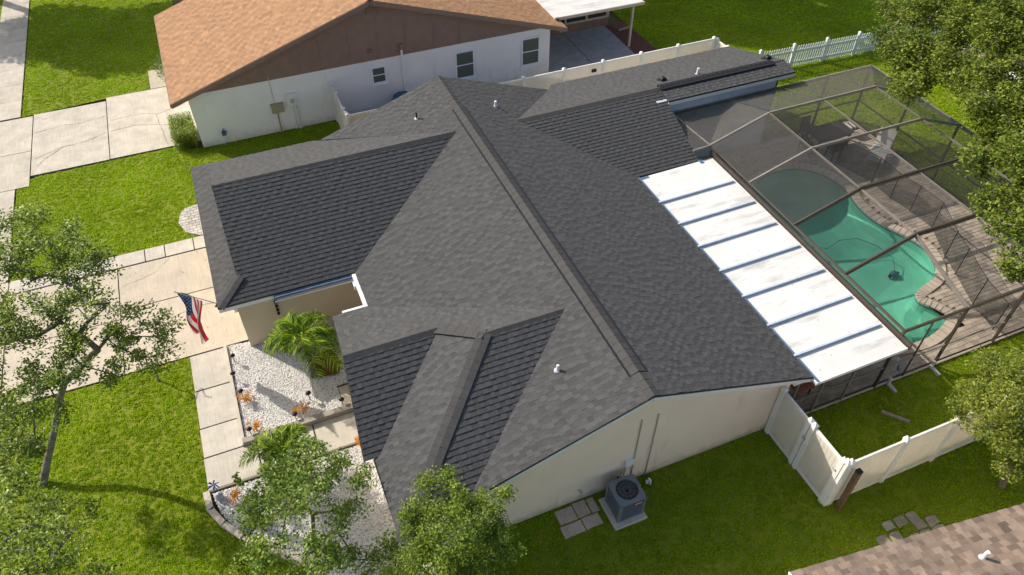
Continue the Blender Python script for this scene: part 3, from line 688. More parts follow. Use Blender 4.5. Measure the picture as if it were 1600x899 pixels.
# vent strip under the caps (dark edges)
v = MB(); v.add([(RX-.25, 9.5, mz(RX-.25)), (RX-.25, 22.4, mz(RX-.25)), (RX-.25, 22.4, mz(RX-.25)+.035), (RX-.25, 9.5, mz(RX-.25)+.035), (RX+.25, 9.5, mz(RX+.25)), (RX+.25, 22.4, mz(RX+.25)), (RX+.25, 22.4, mz(RX+.25)+.035), (RX+.25, 9.5, mz(RX+.25)+.035)],
      [(0,1,2,3), (4,7,6,5), (3,2,6,7), (0,3,7,4), (1,5,6,2)]); v.build('ridge_vent', M['iron'], roof)
cap_run(g_rid, gR, fS, fN, roof, M['ridge'], .25, .19, .022, th=.007)
cap_run((-2.0, 17.47, EV), (-1.22, 18.22, 2.66), dn((1, -1, -.2)), dn((-1, 1, -.2)), roof, M['ridge'], .22, .17, .014, th=.006)
cap_run((.86, 13.30, 3.40), (3.42, 13.30, 3.40), fS, fN, roof, M['ridge'], .25, .19, .022, th=.007)
cap_run((4.37, 12.27, 3.85), rE, fS, fN, roof, M['ridge'], .25, .19, .022, th=.007)
cap_run((.85, 8.37, EV), (4.37, 12.27, 3.85), dn((1, -.9, -.1)), dn((-1, .9, -.1)), roof, M['ridge'], .25, .19, .014, th=.006)
cap_run((4.37, 12.27, 3.85), (3.42, 13.30, 3.40), dn((-1, -1, -.1)), dn((1, 1, -.1)), roof, M['ridge'], .25, .18, .012, th=.006)
cap_run(bR, (15.2, 21.8, 3.39), bS, bN, roof, M['ridge'], .25, .19, .022, th=.007)
cap_run((15.2, 21.8, 3.40), (20.4, 21.8, 3.40), bS, bN, roof, M['ridge'], .22, .17, .07, th=.02)
v = MB(); v.box(15.2, 20.4, 21.62, 21.98, 3.36, 3.425); v.build('ridge_vent', M['iron'], roof)
cap_run((20.4, 21.8, 3.39), (20.93, 21.8, 3.39), bS, bN, roof, M['ridge'], .25, .19, .022, th=.007)
# drip edge and fascia boards (one dark drip strip, one pale board)
def eave(p, q, face, mt='fascia', drop=.15, off=.0):
    p = Vector(p); q = Vector(q); f = Vector(face)*.012
    a = MB(); a.beam(p+f*.2+Vector((0, 0, -.03)), q+f*.2+Vector((0, 0, -.03)), .02, .05); a.build('drip_edge', M['dark_trim'], house)
    a = MB(); a.beam(p-f*1.2+Vector((0, 0, -.055-drop/2)), q-f*1.2+Vector((0, 0, -.055-drop/2)), .025, drop); a.build('fascia', M[mt], house)
eave((3.0, YS, mz(3)), (RX, YS, RZ), (0, -1, 0)); eave((RX, YS, RZ), (XB, YS, mz(XB)), (0, -1, 0))
eave((XB, YS, mz(XB)), (XB, 18.4, mz(XB)), (1, 0, 0)); eave((-2.03, 17.45, EV), (-2.03, 24.95, EV), (-1, 0, 0))
eave((-2.0, 17.45, EV), (2.0, 17.45, EV), (0, -1, 0)); eave((-2.0, 24.95, EV), (2.4, 24.95, EV), (0, 1, 0))
eave((1.0, 15.87, EV), (2.0, 15.87, EV), (0, 1, 0)); eave((.6, 10.78, EV), (.86, 13.3, 3.4), (-1, 0, 0)); eave((.86, 13.3, 3.4), (1.0, 15.87, EV), (-1, 0, 0))
eave((.83, 10.75, EV), (.83, 8.35, EV), (-1, 0, 0)); eave((.83, 8.35, EV), (2.14, 8.35, EV), (0, -1, 0))
eave((12.3, 25.3, 2.3), (20.95, 25.3, 2.3), (0, 1, 0)); eave((20.97, 21.8, 3.39), (20.97, 25.3, 2.3), (1, 0, 0)); eave((20.97, 21.0, 3.27), (20.97, 21.8, 3.39), (1, 0, 0))
eave((15.17, 21.0, 3.27), (20.95, 21.0, 3.27), (0, -1, 0)); eave((15.07, 18.44, 2.28), (15.2, 21.7, 3.36), (1, 0, 0)); eave((12.55, 18.42, 2.28), (15.05, 18.42, 2.28), (0, -1, 0))
eave((RX, YN, RZ), (2.6, YN, mz(2.6)), (0, 1, 0)); eave((RX, YN, RZ), (12.1, YN, mz(12.1)), (0, 1, 0))
# gutters: white one round the entry porch, bluish strip along the garage eave
one(lambda q: (q.beam((2.0, 17.38, 2.24), (2.0, 15.9, 2.24), .11, .10), q.beam((2.02, 15.95, 2.24), (1.3, 15.95, 2.24), .08, .08)), 'gutter', M['gutter'], house)
one(lambda q: q.box(-.45, 2.0, 17.33, 17.42, 2.17, 2.24), 'gutter', M['blue'], house, label='dark blue gutter under the garage eave')
one(lambda q: q.beam((-.45, 17.285, 2.11), (1.98, 17.285, 2.11), .025, .03), 'gutter_lip', M['gutter'], house)
one(lambda q: q.box(1.9, 2.1, 17.0, 17.35, 1.98, 2.14), 'white_bracket', M['gutter'], house)
one(lambda q: q.box(11.95, 12.45, 8.76, 8.94, 2.1, 2.28), 'eave_return', M['fascia'], house)
# conduits, spigot and thin dark streaks on the gable wall
for (x, z0, z1) in ((7.74, .05, 2.86), (7.26, .25, 2.86)):
    one(lambda q: q.tube([(x, 8.925, z0), (x, 8.925, z1)], .018, 6), 'conduit', M['post'], house)
one(lambda q: q.box(6.98, 7.22, 8.86, 8.95, .95, 1.2), 'disconnect_box', M['fascia'], house)
one(lambda q: q.tube([(7.05, 8.92, .95), (7.0, 8.9, .5), (6.95, 8.7, .25), (6.9, 8.55, .3)], .018, 6), 'whip_conduit', M['lead'], house)
one(lambda q: (q.tube([(5.7, 8.93, .55), (5.7, 8.85, .55)], .02, 6), q.box(5.66, 5.74, 8.83, 8.86, .5, .6)), 'spigot', M['lead'], house)
for k in range(26):
    x = 3.6 + k*.31 + R.uniform(-.08, .08); zt = mz(x)-.19; L_ = R.uniform(.12, .42)*(1 if x < 9 else .5)
    one(lambda q: q.add([(x-.012, 8.947, zt), (x+.012, 8.947, zt), (x+.004, 8.947, zt-L_), (x-.004, 8.947, zt-L_)], [(0, 1, 2, 3)]), 'dark_streak', M['streak'] if 'streak' in M else M.setdefault('streak', mat('wall_streak', (.42, .35, .28), .95)), house)  # thin tapering dark strips hanging below the roof edge
# bead string on the garage wall
t = thing('wall_ornament', 'hanging string of four black balls on the taupe garage wall', 'ornament', (-.45, 17.76, 2.05))
for z in (1.68, 1.51, 1.34, 1.18):
    one(lambda q: q.lathe((-.45, 17.73, z), [(.001, -.055), (.04, -.04), (.055, 0), (.04, .04), (.001, .055)], 10), 'ball', M['iron'], t, smooth=True)
one(lambda q: q.tube([(-.45, 17.74, 2.1), (-.45, 17.74, 1.15)], .006, 4), 'cord', M['iron'], t)

# roof vents
def vent_pipe(x, y, z, h_, r_, m_, label, cap=None, tilt=0):
    t = thing('vent_pipe', label, 'roof vent', (x, y, z), 'roof plumbing vents')
    one(lambda q: q.lathe((x, y, z-.05), [(.10, 0), (.09, .06), (r_*1.3, .09)], 12), 'flashing', M['lead'], t)
    one(lambda q: q.tube([(x, y, z-.02), (x, y, z+h_)], r_, 10), 'pipe', M[m_], t, smooth=False)
    return t
vent_pipe(5.72, 10.68, mz(5.72), .20, .035, 'gutter', 'white capped vent pipe on the front slope near the south gable')
vent_pipe(5.9, 22.95, mz(5.9), .25, .03, 'iron', 'thin dark vent pipe left of the ridge above the garage valley')
vent_pipe(8.82, 22.7, mz(8.82), .22, .045, 'gutter', 'short pale vent pipe right of the ridge near the north gable')
vent_pipe(17.35, 22.45, 3.18, .26, .045, 'gutter', 'short white pipe on the rear wing beside its ridge')
def box_vent(x, y, z, label):
    t = thing('black_vent', label, 'roof vent', (x, y, z), 'black roof exhaust vents')
    one(lambda q: (q.bbox(x-.11, x+.11, y-.11, y+.11, z-.03, z+.16, .03)), 'hood', M['vblack'], t)
    one(lambda q: q.box(x-.17, x+.17, y-.15, y+.17, z-.02, z+.018), 'flange', M['vblack'], t)
box_vent(15.85, 22.6, 3.14, 'black vent on the rear wing left of the white pipe')
box_vent(20.6, 22.35, 3.22, 'black vent at the far end of the rear wing')

# ------------------------------------------------------------------ white pan roof over the lanai
pan = thing('patio_cover', 'white flat panel roof between the shingles and the pool cage', 'roof', (14, 13, 2.2))
X0, X1 = 12.45, 15.56; zx = lambda x: 2.26+(x-12.45)*.022
ys = [8.55, 9.52, 10.75, 12.0, 13.2, 14.42, 15.62, 16.85, 18.36]
for i in range(8):
    y0, y1 = ys[i]+.01, ys[i+1]-.01
    m = MB(); m.slab([(X0, y0, zx(X0)), (X1, y0, zx(X1)), (X1, y1, zx(X1)), (X0, y1, zx(X0))], (0, 0, 1), .07); m.build('roof_panel', M['pan'], pan)
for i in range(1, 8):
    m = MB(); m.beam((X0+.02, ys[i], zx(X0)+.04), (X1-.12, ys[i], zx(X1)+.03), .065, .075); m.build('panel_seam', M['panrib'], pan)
one(lambda q: q.beam((X0+.07, 8.55, zx(X0)+.03), (X0+.07, 18.36, zx(X0)+.03), .05, .04), 'flashing_strip', M['blue'], pan)
one(lambda q: (q.box(12.5, 15.1, 18.22, 18.36, 2.2, 2.27), q.box(15.0, 15.14, 18.2, 18.42, 2.2, 2.33)), 'flashing_strip', M['blue'], pan)
one(lambda q: q.beam((X0, 8.53, zx(X0)-.04), (X1, 8.53, zx(X1)-.04), .03, .11), 'edge_trim', M['gutter'], pan)
one(lambda q: q.box(15.60, 15.67, 8.5, 18.6, 2.26, 2.47), 'gutter', M['bronze'], pan, label='dark brown gutter along the cage side')

# ------------------------------------------------------------------ pool deck and pool
POOL = [(17.26, 9.95), (18.4, 9.78), (19.3, 9.95), (20.0, 10.3), (19.9, 10.75), (19.68, 11.2), (19.85, 11.55), (20.4, 11.72), (21.0, 11.9), (21.5, 12.35), (21.8, 12.95), (21.85, 13.45), (21.65, 14.1), (21.4, 14.7), (21.25, 15.4), (21.3, 16.2), (21.5, 16.9), (21.55, 17.6), (21.35, 18.35), (20.9, 18.9), (20.25, 19.2), (19.3, 19.2), (18.35, 18.85), (17.5, 18.1), (16.95, 16.8), (16.75, 15), (16.75, 13), (16.7, 11.2), (16.85, 10.3)]
def smooth_poly(P, k=3):
    out = []; n = len(P)
    for i in range(n):
        p0, p1, p2, p3 = (np.array(P[(i+j-1) % n]) for j in range(4))
        for q in range(k):
            t = q/k; out.append(tuple(.5*((2*p1)+(-p0+p2)*t+(2*p0-5*p1+4*p2-p3)*t*t+(-p0+3*p1-3*p2+p3)*t**3)))
    return out
POOL = smooth_poly(POOL)
pc = np.mean(np.array(POOL), axis=0)
def shrink(P, d):
    n = len(P); out = []
    A = sum(P[i][0]*P[(i+1) % n][1]-P[(i+1) % n][0]*P[i][1] for i in range(n)); sg = 1 if A > 0 else -1
    for i in range(n):
        a = Vector(P[i-1]); b = Vector(P[(i+1) % n]); t = (b-a).normalized(); out.append((P[i][0]-t.y*d*sg, P[i][1]+t.x*d*sg))
    return out
DECK = [(12.3, 9.0), (25.05, 9.0), (25.05, 21.1), (12.3, 21.1)]
cop = shrink(POOL, -.3)
# deck base as a ring so the basin stays open
deck = MB(); n = len(cop); outer = []
for (x, y) in cop:
    d = Vector((x-pc[0], y-pc[1])); t = min((( (25.05 if d.x > 0 else 12.3)-pc[0])/d.x if abs(d.x) > 1e-6 else 1e9), (((21.1 if d.y > 0 else 9.0)-pc[1])/d.y if abs(d.y) > 1e-6 else 1e9))
    outer.append((pc[0]+d.x*t, pc[1]+d.y*t))
inner = shrink(POOL, -.02)
deck.add([(x, y, .012) for x, y in inner]+[(x, y, .012) for x, y in outer], [(i, (i+1) % n, n+(i+1) % n, n+i) for i in range(n)])
for cx, cy in ((12.3, 9), (25.05, 9), (25.05, 21.1), (12.3, 21.1)):
    near = sorted(range(n), key=lambda i: (outer[i][0]-cx)**2+(outer[i][1]-cy)**2)[:6]
    idx = [i for i in range(n) if abs(outer[i][0]-cx) < 1e-3 or abs(outer[i][1]-cy) < 1e-3]
    # fill the corner triangle between the last point on each side
    for i in range(n):
        j = (i+1) % n; a, b = outer[i], outer[j]
        if (abs(a[0]-cx) < 1e-3) != (abs(b[0]-cx) < 1e-3) and (abs(a[1]-cy) < 1e-3) != (abs(b[1]-cy) < 1e-3):
            deck.add([(a[0], a[1], .012), (cx, cy, .012), (b[0], b[1], .012)], [(0, 1, 2)])
M['sand'] = mat('jointing_sand', (.36, .30, .235), .95, var=.25, scale=9, bump=.4)
deck = deck.build('pool_deck', M['sand'], kind='structure')
bricks(deck, DECK, M['paver'], .30, .155, .05, holes=[cop], key=lambda c: (c[0]-22.5)**2+(c[1]-12.5)**2, z0=.0)
# coping: individual stones round the edge
cp_o = shrink(POOL, -.30); cp_i = shrink(POOL, .03)
for i in range(0, n):
    j = (i+1) % n
    a, b, c, d = [Vector((*q, 0)) for q in (cp_i[i], cp_i[j], cp_o[j], cp_o[i])]
    g = .012; u1 = (b-a).normalized()*g; u2 = (c-d).normalized()*g
    m = MB(); P = [a+u1, b-u1, c-u2, d+u2]; m.prism([(p.x, p.y) for p in P], -.02, .062, R.random(), bottom=True); m.build('coping_stone', M['coping'], deck)
pool = thing('swimming_pool', 'freeform turquoise swimming pool inside the screened cage', 'pool', (19.3, 14, 0))
rings = [(0.0, 0.05), (0.0, -.12), (.02, -.38), (.14, -.62), (.5, -.76), (1.05, -.86)]
bs = MB(); prev = None; vs = []
for d, z in rings:
    vs += [(x, y, z) for x, y in shrink(POOL, d)]
fs = []
for k in range(len(rings)-1):
    for i in range(n): j = (i+1) % n; fs.append((k*n+i, k*n+j, (k+1)*n+j, (k+1)*n+i))
fs.append(tuple((len(rings)-1)*n+i for i in range(n)))
bs.add(vs, fs); bs.build('basin', M['plaster'], pool)
M['tile'] = mat('waterline_tile', (.10, .22, .26), .25, c2=(.16, .30, .33), scale=14)
M['hose'] = mat('pale_hose', (.10, .20, .24), .5)
tb = MB(); r1 = shrink(POOL, .008); tb.add([(x, y, .03) for x, y in r1]+[(x, y, -.13) for x, y in r1], [(i, (i+1) % n, n+(i+1) % n, n+i) for i in range(n)]); tb.build('tile_band', M['tile'], pool)
st = MB()
for k, zt in enumerate((-.26, -.45)):   # rounded entry steps in the south east corner
    c0 = (20.05, 10.25); rr0 = .75+.45*k
    st.prism([(c0[0]+rr0*math.cos(a)*1.15, c0[1]+rr0*math.sin(a)) for a in np.linspace(math.radians(75), math.radians(285), 14)], -1.0, zt)
for k, zt in enumerate((-.45,)):
    c0 = (17.0, 11.0); st.prism([(c0[0]+1.1*math.cos(a), c0[1]+1.6*math.sin(a)) for a in np.linspace(math.radians(-70), math.radians(80), 12)], -1.0, -.42)
st.build('step', M['plaster'], pool)
wm = bpy.data.materials.new('pool_water'); wm.use_nodes = True; t_ = wm.node_tree; N = t_.nodes; L = t_.links; N.remove(N['Principled BSDF'])
tr = N.new('ShaderNodeBsdfTransparent'); tr.inputs[0].default_value = (.82, .98, .95, 1)
gl = N.new('ShaderNodeBsdfGlossy'); gl.inputs['Roughness'].default_value = .03
lw = N.new('ShaderNodeLayerWeight'); pw = N.new('ShaderNodeMath'); pw.operation = 'POWER'; pw.inputs[1].default_value = 4.5; L.new(lw.outputs['Facing'], pw.inputs[0])
fr = N.new('ShaderNodeMath'); fr.operation = 'MULTIPLY_ADD'; fr.inputs[1].default_value = .85; fr.inputs[2].default_value = .025; L.new(pw.outputs[0], fr.inputs[0])
nz = N.new('ShaderNodeTexNoise'); nz.inputs['Scale'].default_value = 3.5; g_ = N.new('ShaderNodeNewGeometry'); L.new(g_.outputs['Position'], nz.inputs['Vector'])
bp = N.new('ShaderNodeBump'); bp.inputs['Strength'].default_value = .4; bp.inputs['Distance'].default_value = .03
L.new(nz.outputs[0], bp.inputs['Height']); L.new(bp.outputs[0], gl.inputs['Normal']); L.new(bp.outputs[0], lw.inputs['Normal'])
ms = N.new('ShaderNodeMixShader'); L.new(fr.outputs[0], ms.inputs[0]); L.new(tr.outputs[0], ms.inputs[1]); L.new(gl.outputs[0], ms.inputs[2]); L.new(ms.outputs[0], N['Material Output'].inputs[0])
wt = MB(); wi = shrink(POOL, .012); wt.add([(x, y, -.07) for x, y in wi], [tuple(range(n))]); wt.build('water', wm, pool)
# pool robot with hose
t = thing('pool_cleaner', 'small dark robotic cleaner on the pool floor with a hose', 'pool cleaner', (20.6, 13.1, -.78))
one(lambda q: q.lathe((20.6, 13.1, -.78), [(.12, 0), (.15, .06), (.11, .15), (.04, .18)], 14), 'body', M['bluebin'], t)
one(lambda q: (q.lathe((20.43, 13.1, -.8), [(.06, 0), (.06, .1)], 8), q.lathe((20.77, 13.1, -.8), [(.06, 0), (.06, .1)], 8)), 'wheel', M['iron'], t)
hp = [(20.6, 13.1, -.62), (20.9, 13.6, -.45), (20.7, 14.3, -.35), (20.1, 14.75, -.16), (19.4, 14.9, -.14), (18.7, 14.7, -.14), (18.2, 15.0, -.14), (17.6, 15.1, -.14), (17.0, 14.7, -.1)]
one(lambda q: q.tube([tuple(p) for p in hp], .014, 6), 'hose', M['hose'], t, smooth=True)

# ------------------------------------------------------------------ pool cage
cage = thing('pool_cage', 'dark screened aluminium enclosure covering the pool', 'screen enclosure', (20, 15, 0))
ZE, ZT = 2.6, 3.4; xa, xb, xc, xd = 15.66, 18.02, 22.9, 25.12; ya, yb, yc, yd = 8.9, 11.4, 18.72, 21.1
FY = [11.4, 13.85, 16.3, 18.72]; XM = [18.02, 20.45, 22.9]
def bm(p, q, w_=.055, h_=.13, mt='bronze_l', name='beam'): one(lambda m: m.beam(p, q, w_, h_), name, M[mt], cage)
bm((xa+.02, ya, ZE), (xa+.02, yc, ZE), .05, .08, mt='bronze_m'); bm((xa, ya, ZE), (xd, ya, ZE), .05, .11, mt='bronze_m'); bm((xd, ya, ZE), (xd, yd, ZE)); bm((15.2, yd, ZE), (xd, yd, ZE)); bm((xa, yc+.0, ZE), (14.9, yc-.05, ZE), .05, .06)
bm((xa, yc, ZE), (15.45, yd, ZE), .05, .06)
for y in FY:
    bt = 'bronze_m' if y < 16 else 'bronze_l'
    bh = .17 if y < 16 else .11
    bm((xa, y, ZE), (xb, y, ZT), .055, bh, bt); bm((xb, y, ZT), (xc, y, ZT), .055, bh, bt); bm((xc, y, ZT), (xd, y, ZE), .055, bh, bt)
for x in XM:
    bm((x, FY[0], ZT), (x, FY[-1], ZT), .05, .05); bm((x, ya, ZE), (x, FY[0], ZT), .05, .13 if x < 19 else .06); 
for x in XM[1:]: bm((x, FY[-1], ZT), (x, yd, ZE), .05, .05)
# posts, rails
for x in (15.66, 18.02, 20.45, 22.9, 25.12):
    bm((x, ya, 0), (x, ya, ZE), .06, .08, 'bronze', 'post')
    if x > 20.5: bm((x, yd, 0), (x, yd, ZE), .06, .08, 'bronze', 'post')
for y in (11.4, 13.85, 16.3, 18.72): bm((xd, y, 0), (xd, y, ZE), .08, .06, 'bronze', 'post')
for y in (11.4, 13.85, 16.3): bm((xa, y, 0), (xa, y, 2.2), .1, .1, 'bronze', 'post')
bm((12.1, ya, .06), (xd, ya, .06), .06, .05, 'post', 'sill_rail'); bm((12.1, ya, 1.0), (xd, ya, 1.0), .04, .05, 'bronze_l', 'mid_rail')
bm((xd, ya, .06), (xd, yd, .06), .06, .05, 'bronze', 'sill_rail'); bm((xd, ya, 1.0), (xd, yd, 1.0), .04, .05, 'bronze', 'mid_rail')
bm((20.4, yd, .06), (xd, yd, .06), .06, .05, 'bronze', 'sill_rail'); bm((20.4, yd, 1.0), (xd, yd, 1.0), .04, .05, 'bronze', 'mid_rail')
for x in (12.3, 13.3, 14.4): bm((x, ya, 0), (x, ya, 2.12), .05, .06, 'bronze_l', 'post')
bm((16.75, ya, 0), (16.75, ya, ZE), .03, .04, 'bronze', 'mullion'); bm((12.1, ya, 2.12), (xa, ya, 2.1), .05, .07, 'bronze', 'beam')
def scr(pts, m_='screen_dense', name='screen_panel'):
    one(lambda q: q.add(pts, [tuple(range(len(pts)))]), name, M[m_], cage)
e = .05
YY = [ya] + FY + [yd]
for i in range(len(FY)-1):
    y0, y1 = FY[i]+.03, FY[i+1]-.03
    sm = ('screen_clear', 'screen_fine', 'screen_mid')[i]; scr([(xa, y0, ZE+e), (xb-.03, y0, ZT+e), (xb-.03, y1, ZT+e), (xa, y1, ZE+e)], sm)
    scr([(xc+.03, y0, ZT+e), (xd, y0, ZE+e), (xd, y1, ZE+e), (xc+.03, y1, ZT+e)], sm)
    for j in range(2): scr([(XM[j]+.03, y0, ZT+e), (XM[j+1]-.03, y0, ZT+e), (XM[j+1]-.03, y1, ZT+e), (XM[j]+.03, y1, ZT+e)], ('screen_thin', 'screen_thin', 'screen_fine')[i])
for j in range(2):
    x0, x1 = XM[j]+.03, XM[j+1]-.03
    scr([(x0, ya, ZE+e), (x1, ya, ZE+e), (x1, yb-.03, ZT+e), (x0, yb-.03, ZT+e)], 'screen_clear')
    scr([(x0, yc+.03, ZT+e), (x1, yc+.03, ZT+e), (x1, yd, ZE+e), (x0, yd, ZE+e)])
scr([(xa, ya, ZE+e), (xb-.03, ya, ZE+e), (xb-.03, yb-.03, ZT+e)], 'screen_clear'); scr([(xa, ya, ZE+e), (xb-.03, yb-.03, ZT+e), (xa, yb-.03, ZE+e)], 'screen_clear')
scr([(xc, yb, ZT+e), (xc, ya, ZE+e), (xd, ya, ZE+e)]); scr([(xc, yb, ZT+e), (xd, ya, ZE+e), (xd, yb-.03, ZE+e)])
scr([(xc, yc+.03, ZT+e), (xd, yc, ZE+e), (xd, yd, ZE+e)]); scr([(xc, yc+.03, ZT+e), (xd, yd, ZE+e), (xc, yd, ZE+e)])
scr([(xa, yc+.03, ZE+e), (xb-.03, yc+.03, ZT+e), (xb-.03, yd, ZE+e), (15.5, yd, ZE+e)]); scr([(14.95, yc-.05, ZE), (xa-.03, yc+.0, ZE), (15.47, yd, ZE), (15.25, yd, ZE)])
# walls
xs_ = [12.1, 13.3, 14.4, 15.66, 18.02, 20.45, 22.9, 25.12]
for i in range(len(xs_)-1):
    zt = 2.08 if xs_[i] < 15.5 else ZE-.06
    scr([(xs_[i]+.04, ya, .08), (xs_[i+1]-.04, ya, .08), (xs_[i+1]-.04, ya, zt), (xs_[i]+.04, ya, zt)], 'screenw')
    if xs_[i] > 20: scr([(xs_[i]+.04, yd, .08), (xs_[i+1]-.04, yd, .08), (xs_[i+1]-.04, yd, zt), (xs_[i]+.04, yd, zt)], 'screenw')
for y0, y1 in zip(YY[:-1], YY[1:]): scr([(xd, y0+.04, .08), (xd, y1-.04, .08), (xd, y1-.04, ZE-.06), (xd, y0+.04, ZE-.06)], 'screenw')
# two small grey downspouts at the foot of the cage
for x, lab in ((16.15, 'pale downspout elbow at the cage foot beside the blue disc'), (17.85, 'pale downspout elbow at the cage foot right of the blue disc')):
    t = one(lambda q: (q.beam((x, 8.83, .35), (x, 8.83, .05), .09, .07), q.beam((x, 8.83, .08), (x+.02, 8.5, .04), .1, .07)), 'downspout', M['lead'], label=lab, cat='downspout')
t = thing('wall_disc', 'round blue and white disc leaning inside the cage wall', 'ornament', (16.35, 9.1, .3))
one(lambda q: q.tube([(16.5, 9.08, .52), (16.52, 9.05, .53)], .26, 20), 'disc', M['panrib'], t)
one(lambda q: q.tube([(16.49, 9.03, .52), (16.5, 9.02, .53)], .15, 20), 'ring', M['bluebin'], t)

# ------------------------------------------------------------------ things inside the cage
t = thing('patio_table', 'long dark patio table under the cage screens', 'table', (22.7, 19.9, .05))
one(lambda q: q.bbox(21.8, 23.6, 19.45, 20.35, .72, .77, .01), 'tabletop', M['wicker'], t)
for sx in (21.9, 23.5):
    for sy in (19.53, 20.27): one(lambda q: q.beam((sx, sy, .05), (sx, sy, .72), .06, .06), 'leg', M['wicker'], t)
one(lambda q: q.beam((21.9, 19.53, .62), (23.5, 19.53, .62), .03, .08), 'apron', M['wicker'], t)
def chair(x, y, a, label, m_='wicker'):
    t = thing('patio_chair', label, 'chair', (x, y, .05), 'dark chairs round the patio table')
    c, s = math.cos(a), math.sin(a); T = lambda u, v, z: (x+u*c-v*s, y+u*s+v*c, .05+z)
    def bx(n, u0, u1, v0, v1, z0, z1):
        m = MB(); m.add([T(u0,v0,z0),T(u1,v0,z0),T(u1,v1,z0),T(u0,v1,z0),T(u0,v0,z1),T(u1,v0,z1),T(u1,v1,z1),T(u0,v1,z1)], [(0,3,2,1),(4,5,6,7),(0,1,5,4),(1,2,6,5),(2,3,7,6),(3,0,4,7)]); m.build(n, M[m_], t)
    bx('seat', -.23, .23, -.23, .23, .40, .45); bx('backrest', -.23, .23, .2, .24, .45, .88)
    for u in (-.2, .2):
        for v in (-.2, .2): bx('leg', u-.02, u+.02, v-.02, v+.02, 0, .4)
chair(21.55, 19.8, math.pi/2, 'dark chair at the left end of the patio table')
chair(22.3, 20.75, 0, 'dark chair on the far side of the patio table')
chair(22.4, 19.1, math.pi, 'dark chair on the pool side of the patio table')
t = thing('striped_pillow', 'cream pillow with dark stripes standing by the patio table', 'pillow', (24.2, 20.2, .45))
for k in range(5): one(lambda q: q.bbox(24.0+k*.09, 24.085+k*.09, 20.0, 20.4, .42, .52, .02), 'stripe', M['stripe' if k % 2 == 0 else 'stripeb'], t)
one(lambda q: (q.box(23.98, 24.46, 19.98, 20.42, .36, .415), q.beam((24.03, 20.03, .05), (24.03, 20.03, .37), .04, .04), q.beam((24.4, 20.37, .05), (24.4, 20.37, .37), .04, .04)), 'stool', M['wicker'], label='small dark stool under the striped pillow', cat='stool')
# lounger
t = thing('lounge_chair', 'pale reclining lounge chair beside the pool fence', 'lounge chair', (24.4, 18.6, .05))
a = math.radians(35); LT = lambda u, v, z: (24.45+u*math.cos(a)-v*math.sin(a), 18.6+u*math.sin(a)+v*math.cos(a), .05+z)
def quadslab(nm, P, mt, th=.03): one(lambda q: q.slab(P, (0, 0, 1), th), nm, M[mt], t)
quadslab('backrest', [LT(-.05, -.33, .38), LT(.62, -.33, .86), LT(.62, .33, .86), LT(-.05, .33, .38)], 'sling')
quadslab('seat', [LT(-.08, -.33, .36), LT(-.08, .33, .36), LT(-1.2, .33, .3), LT(-1.2, -.33, .3)], 'sling')
for k in range(8):
    u0 = -.2-k*.12; P = [LT(u0, -.3, .40), LT(u0, .3, .40), LT(u0-.06, .3, .397), LT(u0-.06, -.3, .397)]; quadslab('slat', P, 'stripe' if k % 2 else 'white', .02)
for u in (-1.1, .0):
    for v_ in (-.3, .3): one(lambda q: q.beam(LT(u, v_, 0), LT(u, v_, .34), .035, .035), 'leg', M['wframe'], t)
t = one(lambda q: q.lathe((22.9, 17.0, .05), [(.09, 0), (.11, .1), (.08, .17), (.02, .19)], 12), 'float_toy', M['stripe'], label='small pale round float on the deck by the pool', cat='float')
# safety fence
SF = [(22.2, 18.64), (22.7, 17.08), (22.66, 15.99), (22.8, 15.08), (22.84, 14.0), (22.1, 12.6), (21.75, 11.75), (21.16, 10.4), (20.9, 9.3)]
t = thing('safety_fence', 'black mesh pool safety fence curving beside the pool', 'fence', (22.5, 14, .05))
for (x, y) in SF: one(lambda q: q.tube([(x, y, .05), (x, y, 1.27)], .018, 6), 'post', M['iron'], t)
for p, q_ in zip(SF[:-1], SF[1:]):
    one(lambda q: q.add([(p[0], p[1], .08), (q_[0], q_[1], .08), (q_[0], q_[1], 1.24), (p[0], p[1], 1.24)], [(0,1,2,3)]), 'mesh_panel', M['safety'], t)
    one(lambda q: q.tube([(p[0], p[1], 1.24), (q_[0], q_[1], 1.24)], .01, 4), 'top_cord', M['iron'], t)
# a red and a tan chair glimpsed behind the lanai screen
t = thing('red_cushion_chair', 'chair with faded red cushion behind the lanai screen', 'chair', (13.4, 9.7, .05))
one(lambda q: q.bbox(13.1, 13.7, 9.4, 10.0, .4, .52, .03), 'cushion', M['red'] if 0 else mat('faded_red', (.45, .12, .10), .8), t)
one(lambda q: q.bbox(13.1, 13.7, 10.0, 10.1, .45, 1.0, .02), 'backrest', M['wicker'], t)
for sx in (13.15, 13.65):
    for sy in (9.45, 10.0): one(lambda q: q.beam((sx, sy, .05), (sx, sy, .42), .04, .04), 'leg', M['wicker'], t)

